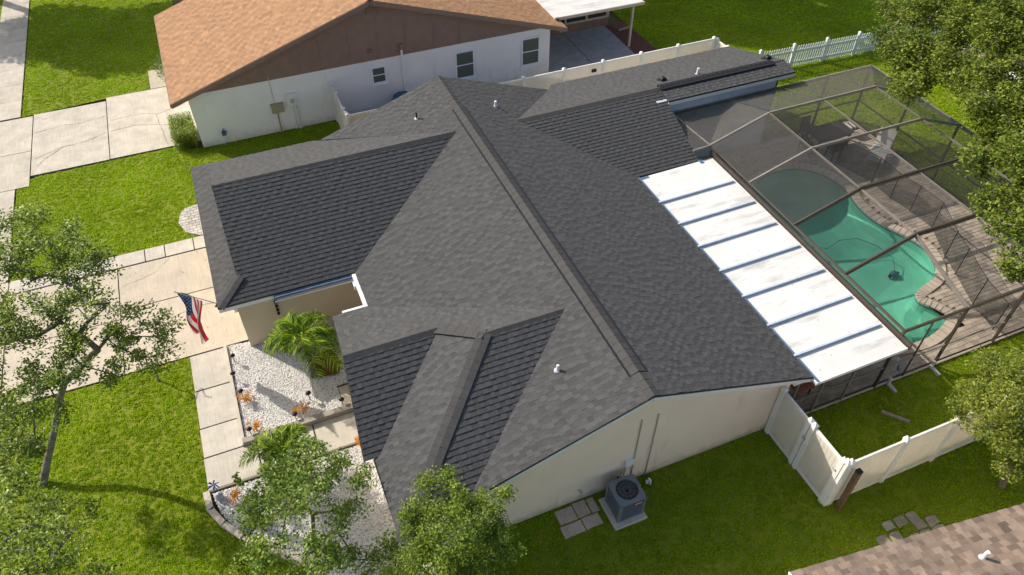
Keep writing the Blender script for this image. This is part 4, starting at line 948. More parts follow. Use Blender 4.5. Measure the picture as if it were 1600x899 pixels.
# ------------------------------------------------------------------ privacy fences
def priv_fence(label, pts, posts_every, h_, name='privacy_fence', bw=.15, post_pts=None, boardm='vinyl_thin'):
    t = thing(name, label, 'fence', (*pts[0], 0))
    cache = {}
    for a, b in zip(pts[:-1], pts[1:]):
        a = Vector((*a, 0)); b = Vector((*b, 0)); d = (b-a); L_ = d.length; d.normalize(); ang = math.atan2(d.y, d.x)
        npan = max(1, round(L_/posts_every))
        for k in range(npan):
            p = a+d*(L_*k/npan); q = a+d*(L_*(k+1)/npan)
            for z, hh in ((h_-.05, .09), (.10, .14)):
                one(lambda m: m.beam(p+d*.05+Vector((0, 0, z)), q-d*.05+Vector((0, 0, z)), .05, hh), 'rail', M['vinyl'], t)
            l = (q-p).length-.12; nb = max(1, round(l/bw)); w_ = l/nb
            key = round(w_, 3)
            if key not in cache:
                m = MB(); g = .007
                m.add([(-w_/2, -.012, .16), (w_/2, -.012, .16), (w_/2, .012, .16), (-w_/2, .012, .16), (-w_/2, -.012, h_-.09), (w_/2, -.012, h_-.09), (w_/2, .012, h_-.09), (-w_/2, .012, h_-.09),
                       (-w_/2+g, -.020, .16), (w_/2-g, -.020, .16), (-w_/2+g, -.020, h_-.09), (w_/2-g, -.020, h_-.09)],
                      [(0,8,10,4), (8,9,11,10), (9,1,5,11), (1,2,6,5), (2,3,7,6), (3,0,4,7)], .5)
                cache[key] = m.mesh('board', M[boardm])
            for j in range(nb):
                c = p+d*(.06+w_*(j+.5)); put('board', cache[key], t, None, Matrix.Translation(c) @ Matrix.Rotation(ang, 4, 'Z'))
        for k in range(npan+1):
            c = a+d*(L_*k/npan)
            if k == 0 and a != Vector((*pts[0], 0)): continue
            fence_post(c.x, c.y, h_, t)
    return t
def fence_post(x, y, h_, t, s=.065):
    o = one(lambda m: m.box(x-s, x+s, y-s, y+s, 0, h_+.02), 'post', M['vinyl'], t)
    one(lambda m: m.add([(x-s-.012, y-s-.012, h_+.02), (x+s+.012, y-s-.012, h_+.02), (x+s+.012, y+s+.012, h_+.02), (x-s-.012, y+s+.012, h_+.02), (x-s-.012, y-s-.012, h_+.05), (x+s+.012, y-s-.012, h_+.05), (x+s+.012, y+s+.012, h_+.05), (x-s-.012, y+s+.012, h_+.05), (x, y, h_+.11)],
        [(0,1,5,4), (1,2,6,5), (2,3,7,6), (3,0,4,7), (4,5,8), (5,6,8), (6,7,8), (7,4,8), (3,2,1,0)]), 'post_cap', M['vinyl'], o)
priv_fence('white privacy fence running behind the house along the patio slab', [(21.4, 26.95), (4.1, 26.98)], 1.93, 1.83)
priv_fence('short return of white fence at the far corner of the rear wing', [(21.55, 26.9), (21.6, 26.1)], 2, 1.75)
priv_fence('white side fence and gate touching the white neighbouring wall', [(4.05, 29.62), (4.05, 28.8), (4.05, 27.5), (4.07, 27.12)], 1.4, 1.83, name='side_fence')
priv_fence('white vinyl fence below the cage facing the brown roof', [(11.86, 6.3), (26.0, 6.3)], 1.88, 2.0)
gf = priv_fence('beige-white side gate fence attached to the gable wall', [(11.73, 8.82), (11.73, 7.72), (11.73, 6.42)], 1.6, 1.98, name='gate_fence')
fence_post(11.73, 7.55, 1.98, gf); fence_post(11.76, 6.33, 2.0, gf, .08)
one(lambda q: (q.box(11.64, 11.66, 7.58, 7.7, 1.3, 1.42), q.box(11.64, 11.66, 6.45, 6.55, 1.5, 1.58)), 'hinge', M['lead'], gf)
t = thing('timber_post', 'brown timber post standing against the corner of the white fence', 'post', (10.9, 5.6, 0))
one(lambda q: q.beam((12.02, 6.08, 0), (12.02, 6.10, 1.75), .13, .13, (0, 1, 0)), 'shaft', M['wood'], t)
one(lambda q: q.box(11.95, 12.09, 6.03, 6.17, 1.75, 1.82), 'cap', M['iron'], t)
t.location = (12.02, 6.08, 0)
for c in t.children: c.data.transform(Matrix.Translation(Vector((10.9, 5.6, 0))-Vector((12.02, 6.08, 0))))
one(lambda q: q.beam((15.25, 8.1, .06), (15.75, 7.5, .06), .09, .06), 'wooden_stake', M['woodg'], label='short grey wooden stake lying in the grass inside the fence', cat='wood')
# notice plate on the far fence
t = one(lambda q: q.box(15.05, 15.27, 26.86, 26.92, 1.45, 1.58), 'fence_latch', M['wicker'], label='small dark plate on the white fence near the patio', cat='plate')

# picket fence
def picket_fence(label, a, b, h_=1.12, step=.135):
    t = thing('picket_fence', label, 'fence', (*a, 0))
    A_ = Vector((*a, 0)); B_ = Vector((*b, 0)); d = B_-A_; L_ = d.length; d.normalize(); ang = math.atan2(d.y, d.x)
    m = MB(); w_ = .035
    m.add([(-w_,-.01,.06),(w_,-.01,.06),(w_,.01,.06),(-w_,.01,.06),(-w_,-.01,h_-.06),(w_,-.01,h_-.06),(w_,.01,h_-.06),(-w_,.01,h_-.06),(0,-.01,h_),(0,.01,h_)],
          [(0,1,5,4),(2,3,7,6),(1,2,6,5),(3,0,4,7),(4,5,8),(6,7,9),(5,6,9,8),(7,4,8,9)]); pm = m.mesh('picket', M['picket'])
    n_ = int(L_/step)
    for k in range(n_):
        c = A_+d*(k*step+.07); put('picket', pm, t, None, Matrix.Translation(c) @ Matrix.Rotation(ang, 4, 'Z') @ Matrix.Rotation(R.uniform(-.01, .01), 4, 'Y'))
    for z in (.25, .85): one(lambda q: q.beam(A_+Vector((-d.y, d.x, 0))*.03+Vector((0, 0, z)), B_+Vector((-d.y, d.x, 0))*.03+Vector((0, 0, z)), .035, .08), 'rail', M['picket'], t)
    k = 0.0
    while k <= L_:
        c = A_+d*k+Vector((-d.y, d.x, 0))*.02; o = one(lambda q: q.box(c.x-.06, c.x+.06, c.y-.06, c.y+.06, 0, h_+.08), 'post', M['picket'], t)
        one(lambda q: q.add([(c.x-.08, c.y-.08, h_+.08), (c.x+.08, c.y-.08, h_+.08), (c.x+.08, c.y+.08, h_+.08), (c.x-.08, c.y+.08, h_+.08), (c.x, c.y, h_+.16)], [(3,2,1,0), (0,1,4), (1,2,4), (2,3,4), (3,0,4)]), 'post_cap', M['picket'], o)
        k += 1.86
picket_fence('white picket fence beyond the rear wing leading under the big tree', (21.7, 26.15), (33.3, 25.55))
picket_fence('white picket fence glimpsed through the crown of the big tree', (33.4, 25.4), (33.3, 4.0))

# ------------------------------------------------------------------ neighbouring white house
nh = thing('neighbor_house', 'white house with brown gable and tan shingle roof at top', 'house', (6, 34, 0))
NX0, NX1, NY, NYF = -1.65, 14.3, 29.75, 37.2
one(lambda q: q.box(NX0, NX1, NY, NYF, 0, 2.46), 'wall', M['nwall'], nh)
NRX, NRZ, NE = 6.1, 5.22, 2.43
nz_ = lambda x: NRZ-(NRZ-NE)*abs(x-NRX)/(NRX+2.3 if x < NRX else 14.95-NRX)
gb = MB(); gb.add([(NX0-.02, NY-.02, 2.46), (NX1+.02, NY-.02, 2.46), (NX1+.02, NY-.02, nz_(NX1)-.03), (NRX, NY-.02, NRZ-.05), (NX0-.02, NY-.02, nz_(NX0)-.03),
                   (NX0-.02, NYF, 2.46), (NX1+.02, NYF, 2.46), (NX1+.02, NYF, nz_(NX1)-.03), (NRX, NYF, NRZ-.05), (NX0-.02, NYF, nz_(NX0)-.03)],
                  [(0,1,2,3,4), (9,8,7,6,5), (0,5,6,1), (1,6,7,2), (2,7,8,3), (3,8,9,4), (4,9,5,0)]); gb.build('gable', M['ngable'], nh)
for k in range(13):   # battens of the panelled gable
    x = NX0+.6+k*1.22
    if x < NX1-.2: one(lambda q: q.box(x-.012, x+.012, NY-.032, NY-.022, 2.5, nz_(x)-.12), 'batten', M['ngable'], nh)
NYE = 29.38; NYB = 37.7
nroofs = [[(-2.3, NYE, NE), (NRX, NYE, NRZ), (NRX, NYB, NRZ), (-2.3, NYB, NE)], [(NRX, NYE, NRZ), (14.95, NYE, NE), (14.95, NYB, NE), (NRX, NYB, NRZ)]]
nr = MB()
for poly in nroofs:
    n = nrm_of(poly); nr.slab([Vector(p)-n*.004 for p in poly], n, .06)
nr = nr.build('roof', M['felt'], nh)
ms_ = MB(); sg = []
for poly in nroofs: roof_plane(poly, (0, 1, 0), .16, ms_, sg, thick=(.005, .010), tabw=(.18, .34))
emit_shingles(sg, ms_, nr, 0, M['nshingle']); ms_.build('shingle_field', M['nshingle'], nr, kind='stuff')
cap_run((NRX, NYE, NRZ), (NRX, NYB, NRZ), dn((1, 0, -.32)), dn((-1, 0, -.32)), nr, M['nshingle'], .22, .15, .02)
for a, b in (((-2.3, NYE, NE), (NRX, NYE, NRZ)), ((NRX, NYE, NRZ), (14.95, NYE, NE))):
    one(lambda q: q.beam(Vector(a)+Vector((0, -.02, -.10)), Vector(b)+Vector((0, -.02, -.10)), .03, .17), 'fascia', M['ngable'], nh)
one(lambda q: q.beam((-2.32, NYE, NE-.09), (-2.32, NYB, NE-.09), .03, .15), 'fascia', M['ngable'], nh)
one(lambda q: q.beam((14.97, NYE, NE-.09), (14.97, NYB, NE-.09), .03, .15), 'fascia', M['post'], nh)
def window(x0, x1, z0, z1, curtains=True):
    f = MB(); y = NY-.03; w_ = .06
    f.box(x0-w_, x1+w_, y-.02, y+.03, z1, z1+w_); f.box(x0-w_, x1+w_, y-.02, y+.03, z0-w_, z0); f.box(x0-w_, x0, y-.02, y+.03, z0, z1); f.box(x1, x1+w_, y-.02, y+.03, z0, z1)
    f.box(x0, x1, y-.012, y+.02, (z0+z1)/2-.02, (z0+z1)/2+.02)
    o = f.build('window', M['wframe'], nh)
    one(lambda q: q.box(x0, x1, y+.005, y+.02, z0, z1), 'pane', M['glass'], o)
    one(lambda q: q.bbox(x0-.12, x1+.12, y-.07, y+.03, z0-.17, z0-.065, .01), 'sill', M['wframe'], o)
window(5.9, 6.42, 1.42, 2.08); window(9.72, 10.5, .82, 2.02); window(12.93, 13.72, .82, 2.05)
one(lambda q: q.tube([(7.25, NY-.06, .1), (7.25, NY-.06, 2.75), (7.25, NY-.02, 2.9)], .05, 8), 'vent_stack', M['nwall'], nh)
one(lambda q: q.box(7.17, 7.33, NY-.14, NY-.02, 2.75, 3.0), 'stack_cap', M['ngable'], nh)
lv = one(lambda q: q.box(5.95, 6.4, NY-.06, NY-.03, 4.5, 4.95), 'gable_vent', M['knee'], nh)
for k in range(6): one(lambda q: q.beam((5.97, NY-.075, 4.54+k*.07), (6.38, NY-.075, 4.54+k*.07), .03, .015), 'louver', M['tanbox'], lv)
one(lambda q: q.box(5.82, 6.02, NY-.07, NY-.03, 2.83, 2.99), 'wall_vent', M['knee'], nh)
one(lambda q: (q.bbox(1.42, 1.92, NY-.14, NY-.01, .98, 1.36, .02), q.box(1.4, 1.94, NY-.16, NY, 1.36, 1.39)), 'electric_box', M['tanbox'], nh)
one(lambda q: q.tube([(1.62, NY-.05, 0), (1.62, NY-.05, 1.0)], .03, 6), 'box_pipe', M['tanbox'], nh)
mtb = one(lambda q: q.bbox(2.12, 2.52, NY-.12, NY-.01, 1.18, 1.72, .02), 'meter_box', M['fascia'], nh)
one(lambda q: q.tube([(2.32, NY-.12, 1.42), (2.32, NY-.2, 1.42)], .09, 12), 'meter_dial', M['lead'], mtb)
for x in (2.28, 2.42, 2.5): one(lambda q: q.tube([(x, NY-.04, 0), (x, NY-.04, 1.2)], .022 if x < 2.4 else .03, 6), 'meter_pipe', M['gutter'], nh)
one(lambda q: q.tube([(1.6, NY-.025, 1.4), (1.6, NY-.025, 2.6)], .012, 5), 'wall_cable', M['lead'], nh)
t = thing('hose_bib', 'dark hose valve on two pipes at the base of the white wall', 'valve', (-.65, NY-.1, 0))
one(lambda q: (q.tube([(-.78, NY-.08, 0), (-.78, NY-.08, .5), (-.5, NY-.08, .55), (-.35, NY-.08, .5), (-.35, NY-.08, 0)], .02, 6)), 'pipe', M['gutter'], t)
one(lambda q: (q.bbox(-.78, -.6, NY-.16, NY-.04, .46, .64, .03), q.tube([(-.69, NY-.1, .6), (-.69, NY-.1, .75)], .025, 6)), 'valve', M['bluebin'], t)
# things tucked by the wall behind the side fence
t = thing('covered_bin', 'dark blue round tub against the white wall behind the roof', 'tub', (7.0, 29.3, 0))
one(lambda q: q.lathe((7.0, 29.25, 0), [(.36, 0), (.42, .7), (.45, .72), (.43, .78), (.1, .86)], 16), 'body', M['bluebin'], t)
one(lambda q: q.tube([(6.6, 29.2, .74), (6.55, 29.0, .8), (6.5, 29.2, .76)], .02, 5), 'handle', M['iron'], t)
one(lambda q: q.beam((5.3, 28.9, .12), (6.6, 29.0, .16), .1, .1), 'black_pipe', M['iron'], label='black pipe lying beside the blue tub', cat='pipe')
sheet('side_concrete', [(4.15, 27.1), (14.3, 27.1), (14.3, 29.74), (4.15, 29.74)], .03, M['conc'], kind='structure')
# patio, mulch strip and lanai roof of that house
pa = slabs('rear_patio', [(14.32, 16.7, 27.05, 29.9), (16.72, 19.1, 27.05, 29.9), (14.32, 16.7, 29.92, 33.2), (16.72, 19.1, 29.92, 33.2)], M['patio'], z1=.06, joint=.012)
sheet('mulch_strip', [(19.12, 27.05), (20.4, 27.05), (20.3, 33.3), (19.12, 33.3)], .04, M['mulch'], kind='structure')
for (x, y, a) in ((20.1, 28.3, .3), (19.9, 28.9, -.2), (19.9, 32.4, .1)): one(lambda q: q.beam((x-.4, y, .09), (x+.4, y+a, .09), .1, .07), 'landscape_timber', M['woodg'], kind='structure')
lan = thing('lanai', 'neighbouring porch with white flat roof and dark screens', 'porch', (17, 33.5, 0))
zl = lambda y: 2.6+.0*(y-30)
for k in range(6):
    y0 = 30.12+k*1.2; one(lambda q: q.slab([(14.7, y0+.01, 2.62), (19.35, y0+.01, 2.60), (19.35, y0+1.19, 2.60), (14.7, y0+1.19, 2.62)], (0, 0, 1), .08), 'roof_panel', M['pan'], lan)
one(lambda q: q.beam((14.9, 30.1, 2.55), (19.4, 30.1, 2.53), .05, .14), 'gutter', M['post'], lan)
one(lambda q: q.beam((19.2, 30.5, 2.45), (19.2, 37.2, 2.45), .1, .14), 'beam', M['post'], lan)
for y in (30.75, 36.8): one(lambda q: q.beam((19.2, y, 0), (19.2, y, 2.45), .10, .10, (0, 1, 0)), 'post', M['post'], lan)
one(lambda q: q.tube([(19.2, 30.7, 2.1), (19.5, 30.55, 2.4), (19.6, 30.5, 2.45)], .02, 6), 'brace', M['post'], lan)
one(lambda q: q.box(14.35, 19.3, 33.2, 33.3, 0, .55), 'knee_wall', M['knee'], lan)
for x in (14.4, 15.6, 16.8, 18.0, 19.25): one(lambda q: q.box(x-.05, x+.05, 33.17, 33.3, .55, 2.5), 'post', M['post'], lan)
one(lambda q: q.box(14.4, 19.3, 33.18, 33.3, .5, .6), 'rail', M['post'], lan)
for k in range(4):
    x = 14.45+k*1.2; one(lambda q: q.add([(x, 33.24, .6), (x+1.1, 33.24, .6), (x+1.1, 33.24, 2.5), (x, 33.24, 2.5)], [(0,1,2,3)]), 'screen_panel', M['wicker'], lan)
one(lambda q: q.tube([(14.9, 30.3, 2.35), (15.0, 30.1, 2.3), (15.0, 30.05, 1.9)], .05, 6), 'downspout', M['post'], lan)

# ------------------------------------------------------------------ brown roof in the lower right corner
sh = thing('south_house', 'neighbouring house showing only its mottled brown shingle roof', 'house', (14, 0, 0))
ex = Vector((1, -.1195, 0)).normalized(); ey = Vector((ex.y, -ex.x, 0)) ; ey = Vector((-.1195, -1, 0)).normalized()
P0 = Vector((8.47, 4.45, 2.4)); sp_ = .33
def SP(u, v): return P0+ex*u+ey*v+Vector((0, 0, sp_*v))
pl = [SP(0, 0), SP(15, 0), SP(15, 6), SP(.0, 6)]
n = nrm_of(pl)
sr = MB(); sr.slab([p-n*.004 for p in pl], n, .06); sr = sr.build('roof', M['felt'], sh)
ms_ = MB(); sg = []; roof_plane([tuple(p) for p in pl], ex, .15, ms_, sg, thick=(.008, .018), tabw=(.12, .30))
emit_shingles(sg, ms_, sr, 300, M['sshingle']); ms_.build('shingle_field', M['sshingle'], sr, kind='stuff')
one(lambda q: q.beam(SP(0, .02)-Vector((0, 0, .07)), SP(15, .02)-Vector((0, 0, .07)), .03, .12), 'fascia', M['knee'], sh)
one(lambda q: q.beam(SP(-.01, 0)-Vector((0, 0, .07)), SP(-.01, 6)-Vector((0, 0, .07)), .03, .12), 'fascia', M['fascia'], sh)
c0 = SP(.5, .5); c1 = SP(14.5, .5); c2 = SP(14.5, 9); c3 = SP(.5, 9)
one(lambda q: q.prism([(c.x, c.y) for c in (c0, c1, c2, c3)], 0, 2.4), 'wall', M['nwall'], sh)
v0 = SP(4.05, .95)
vent_pipe(v0.x, v0.y, v0.z, .27, .045, 'gutter', 'white capped vent pipe on the brown roof')

# ------------------------------------------------------------------ air conditioner
ac = thing('air_conditioner', 'grey outdoor air conditioner on a square concrete pad', 'air conditioner', (6.72, 8.26, 0))
one(lambda q: q.bbox(6.2, 7.15, 7.76, 8.72, -.02, .09, .015), 'pad', M['conc'], ac)
ax0, ax1, ay0, ay1, az = 6.33, 7.1, 7.9, 8.66, .92
def rrect(x0, x1, y0, y1, r, k=4):
    P = []
    for cx, cy, a0 in ((x1-r, y0+r, -90), (x1-r, y1-r, 0), (x0+r, y1-r, 90), (x0+r, y0+r, 180)):
        for j in range(k+1): t = math.radians(a0+90*j/k); P.append((cx+r*math.cos(t), cy+r*math.sin(t)))
    return P
body = one(lambda q: q.prism(rrect(ax0+.03, ax1-.03, ay0+.03, ay1-.03, .05), .1, az-.06), 'coil', M['acdark'], ac)
for (x, y) in ((ax0+.04, ay0+.04), (ax1-.04, ay0+.04), (ax1-.04, ay1-.04), (ax0+.04, ay1-.04)): one(lambda q: q.prism(rrect(x-.045, x+.045, y-.045, y+.045, .03), .09, az-.05), 'corner_post', M['acgrey'], ac)
one(lambda q: q.prism(rrect(ax0+.005, ax1-.005, ay0+.005, ay1-.005, .07), .09, .14), 'base_pan', M['acgrey'], ac)
for k in range(14):
    z = .17+k*.05
    one(lambda q: (q.box(ax0+.08, ax1-.08, ay0+.005, ay0+.02, z, z+.012), q.box(ax0+.08, ax1-.08, ay1-.02, ay1-.005, z, z+.012), q.box(ax0+.005, ax0+.02, ay0+.08, ay1-.08, z, z+.012), q.box(ax1-.02, ax1-.005, ay0+.08, ay1-.08, z, z+.012)), 'louver', M['acgrey'], ac)
# top plate with round opening
tp = MB(); K = 36; cx, cy = (ax0+ax1)/2, (ay0+ay1)/2; rr_ = .30; hx, hy = (ax1-ax0)/2, (ay1-ay0)/2
def sq(t): c, s__ = math.cos(t), math.sin(t); r = 1/((abs(c/hx)**10+abs(s__/hy)**10)**.1); return (cx+r*c, cy+r*s__)
outer = [sq(2*math.pi*i/K) for i in range(K)]; nO = K; inn = [(cx+rr_*math.cos(2*math.pi*i/K), cy+rr_*math.sin(2*math.pi*i/K)) for i in range(K)]
vs = [(x, y, az-.06) for x, y in outer]+[(x, y, az) for x, y in outer]+[(x, y, az+.015) for x, y in inn]+[(x, y, az-.2) for x, y in inn]; fs = []
for i in range(nO):
    j = (i+1) % nO; fs += [(i, j, nO+j, nO+i), (nO+i, nO+j, 2*nO+j, 2*nO+i), (2*nO+i, 2*nO+j, 3*nO+j, 3*nO+i)]
tp.add(vs, fs); tp.build('top_plate', M['acgrey'], ac)
one(lambda q: q.lathe((cx, cy, az-.13), [(.05, -.02), (.075, 0), (.075, .05), (.04, .07)], 14), 'fan_hub', M['acfan'], ac)
for k in range(4):
    t = k*math.pi/2+.4; c, s = math.cos(t), math.sin(t); c2_, s2_ = math.cos(t+.65), math.sin(t+.65)
    one(lambda q: q.add([(cx+.06*c, cy+.06*s, az-.12), (cx+.28*c, cy+.28*s, az-.14), (cx+.28*c2_, cy+.28*s2_, az-.08), (cx+.06*c2_, cy+.06*s2_, az-.09)], [(0,1,2,3)]), 'fan_blade', M['acfan'], ac)
gd = MB()
for r in (.10, .20, .30):
    gd.tube([(cx+r*math.cos(t), cy+r*math.sin(t), az+.02) for t in np.linspace(0, 2*math.pi, 25)], .0035, 4, cap=False)
for k in range(12):
    t = k*math.pi/6; gd.tube([(cx+.05*math.cos(t), cy+.05*math.sin(t), az+.022), (cx+.28*math.cos(t), cy+.28*math.sin(t), az+.022)], .003, 4)
gd.build('fan_guard', M['acgrey'], ac)
one(lambda q: (q.box(ax0+.40, ax0+.66, ay0-.006, ay0+.006, .74, .80)), 'badge', M['red'], ac)
one(lambda q: (q.box(ax0+.43, ax0+.63, ay0-.009, ay0-.006, .758, .782)), 'badge_text', M['white'], ac)
one(lambda q: (q.tube([(6.85, 8.66, .3), (6.9, 8.8, .35), (6.95, 8.93, .35)], .035, 6), q.tube([(6.78, 8.66, .25), (6.8, 8.85, .45), (6.85, 8.93, .5)], .02, 6)), 'refrigerant_line', M['vblack'], ac)
one(lambda q: (q.box(7.62, 7.78, 8.66, 8.72, .0, .12), q.box(7.7, 7.74, 8.6, 8.72, .0, .2)), 'yard_sprinkler', M['gutter'], label='small white sprinkler head in the grass by the gable wall', cat='sprinkler')

# ------------------------------------------------------------------ flag
fp0 = Vector((-1.60, 17.86, 1.72)); fp1 = Vector((-2.92, 17.38, 3.40))
fl = thing('flag_on_pole', 'American flag hanging from an angled pole at the garage corner', 'flag', tuple(fp0))
one(lambda q: q.tube([fp0, fp1], .014, 8), 'pole', M['pole'], fl)
one(lambda q: q.lathe(tuple(fp1), [(.01, -.02), (.03, 0), (.01, .035)], 8), 'finial', M['pole'], fl)
one(lambda q: q.bbox(-1.66, -1.54, 17.8, 17.92, 1.62, 1.78, .02), 'bracket', M['pole'], fl)
d = (fp0-fp1).normalized(); NI, NJ = 39, 36; HO, FL = .92, 1.55
side = Vector((.55, .83, 0)).normalized()
hd = Vector((d.x, d.y, 0)).normalized()
def flagp(h, f):
    base = fp1+d*(.04+h*HO)
    g = min(1, f*1.7); pull = g*g*(3-2*g)
    u = hd*(h*HO*.62)                      # horizontal run of the hoist along the pole
    x = base.copy(); drop = f*FL*(1-.10*h)
    sag = -hd*(h*HO*.34*pull) - hd*.0
    z = base.z*(1-pull*.0) - drop*(1-.12*math.sin(math.pi*min(1, f*2.2))*h) - (h*HO*.35)*pull*.55
    w_ = (.10+.10*h)*math.sin(h*11+f*2.2)*min(1, f*2.4) + .05*math.sin(h*5+f*6)
    p = x+sag+side*w_; return Vector((p.x, p.y, z))
vs = [flagp(i/NI, j/NJ) for j in range(NJ+1) for i in range(NI+1)]
cl = MB()
for j in range(NJ):
    for i in range(NI):
        s_i = int((i+.5)/NI*13); canton = s_i < 7 and (j+.5)/NJ < .40
        a = j*(NI+1)+i; cl.f.append((a, a+1, a+NI+2, a+NI+1)); cl.t.append(.5); cl.m.append(2 if canton else (0 if s_i % 2 == 0 else 1))
cl.v = [tuple(v) for v in vs]
cl.build('cloth', [M['fred'], M['fwhite'], M['navy']], fl, smooth=True)
stars = MB()
for r in range(9):
    for c in range(6 if r % 2 == 0 else 5):
        h = (7/13)*(r+1)/10; f = .40*((c*2+(1 if r % 2 == 0 else 2))/12)
        p = flagp(h, f); du = (flagp(h+.01, f)-p).normalized(); dv = (flagp(h, f+.01)-p).normalized(); nn = du.cross(dv).normalized()
        for sgn in (1, -1):
            P = [p+nn*.004*sgn+(du*math.cos(t)+dv*math.sin(t))*(.021 if k % 2 == 0 else .009) for k, t in enumerate(np.linspace(0, 2*math.pi, 11)[:-1])]
            stars.add(P, [tuple(range(10))])
stars.build('stars', M['white'], fl)

# ------------------------------------------------------------------ path lights, pinwheel
LP = [(-2.13, 17.34, 'path light at the top corner of the marble bed near the garage'), (-2.22, 16.62, 'path light on the walkway curb beside the palm shadow'), (-2.1, 15.85, 'path light next to the upper orange plant'),
      (-2.08, 14.38, 'path light next to the lower orange plant'), (-.78, 14.4, 'path light at the curb above the small palm'), (.6, 14.4, 'path light nearest the front door roof edge'), (-.26, 15.0, 'path light just below the big palm fronds')]
for x, y, lab in LP:
    t = thing('path_light', lab, 'path light', (x, y, 0), 'black path lights in the marble bed')
    one(lambda q: q.tube([(x, y, 0), (x, y, .3)], .012, 6), 'stake', M['iron'], t)
    one(lambda q: q.lathe((x, y, .26), [(.035, 0), (.045, .06), (.045, .08)], 10), 'lens', M['lead'], t)
    one(lambda q: q.lathe((x, y, .34), [(.085, 0), (.08, .012), (.03, .05), (.01, .06)], 12), 'cap', M['iron'], t)
t = thing('pinwheel', 'bright blue garden pinwheel at the walkway corner', 'pinwheel', (-3.2, 12.82, 0))
one(lambda q: q.tube([(-3.2, 12.82, 0), (-3.2, 12.82, .52)], .01, 5), 'stake', M['iron'], t)
for k in range(6):
    a = k*math.pi/3; p = Vector((-3.2, 12.8, .52)); e1 = Vector((math.cos(a), .35*math.sin(a), math.sin(a)))*.14; e2 = Vector((math.cos(a+.8), .35*math.sin(a+.8), math.sin(a+.8)))*.11
    one(lambda q: q.add([p, p+e1, p+e1*.8+e2*.7+Vector((0, -.04, 0)), p+e2*.5], [(0,1,2,3)]), 'vane', M['bright_blue'], t)
t = thing('glass_globe', 'small clear glass globe on the curb below the pinwheel', 'globe', (-3.18, 12.7, 0))
one(lambda q: q.lathe((-3.18, 12.66, .02), [(.03, 0), (.1, .05), (.12, .12), (.09, .2), (.02, .24)], 14), 'ball', M['lead'], t, smooth=True)
one(lambda q: q.lathe((-3.18, 12.66, 0), [(.08, 0), (.06, .04)], 12), 'stand', M['iron'], t)

# ------------------------------------------------------------------ vegetation
def leaves(name, centers, radii, per, size, m_, parent, seed=0, upb=.55, aspect=.5, flat=.75, drop=0.0, kind=None, tone_lo=0., tone_hi=1.):
    g = np.random.default_rng(seed); C_ = np.repeat(np.array(centers), per, axis=0); Rr = np.repeat(np.array(radii), per)
    n = len(C_); dirs = g.normal(size=(n, 3)); dirs /= np.linalg.norm(dirs, axis=1)[:, None]
    rad = Rr*np.power(g.random(n), .45); P = C_+dirs*rad[:, None]*np.array([1, 1, flat])
    P[:, 2] = np.maximum(P[:, 2], .03)
    nrm = g.normal(size=(n, 3)); nrm /= np.linalg.norm(nrm, axis=1)[:, None]; nrm[:, 2] = np.abs(nrm[:, 2]); nrm = nrm*(1-upb)+np.array([0, 0, 1])*upb; nrm /= np.linalg.norm(nrm, axis=1)[:, None]
    rv = g.normal(size=(n, 3)); a = np.cross(nrm, rv); a /= np.linalg.norm(a, axis=1)[:, None]; b = np.cross(nrm, a)
    L_ = size*g.uniform(.6, 1.3, n)[:, None]; W_ = L_*aspect
    v = np.stack([P-a*L_/2, P+b*W_/2+nrm*L_*.06, P+a*L_/2, P-b*W_/2+nrm*L_*.06], axis=1).reshape(-1, 3)
    me = bpy.data.meshes.new(name); me.vertices.add(4*n); me.vertices.foreach_set('co', (v-np.array(wloc(parent))).ravel())
    me.loops.add(4*n); me.loops.foreach_set('vertex_index', np.arange(4*n)); me.polygons.add(n); me.polygons.foreach_set('loop_start', np.arange(0, 4*n, 4)); me.polygons.foreach_set('loop_total', np.full(n, 4))
    ct = np.repeat(g.random(len(centers)), per)
    tone = np.clip(g.random(n)**1.6*.75+ct*.35-.05, 0, 1)*(tone_hi-tone_lo)+tone_lo
    at = me.attributes.new('tone', 'FLOAT', 'FACE'); at.data.foreach_set('value', tone.astype(np.float32))
    me.materials.append(M[m_]); me.update(); me.validate()
    o = bpy.data.objects.new(name, me); col.objects.link(o); o.parent = parent
    return setp(o, kind=kind)

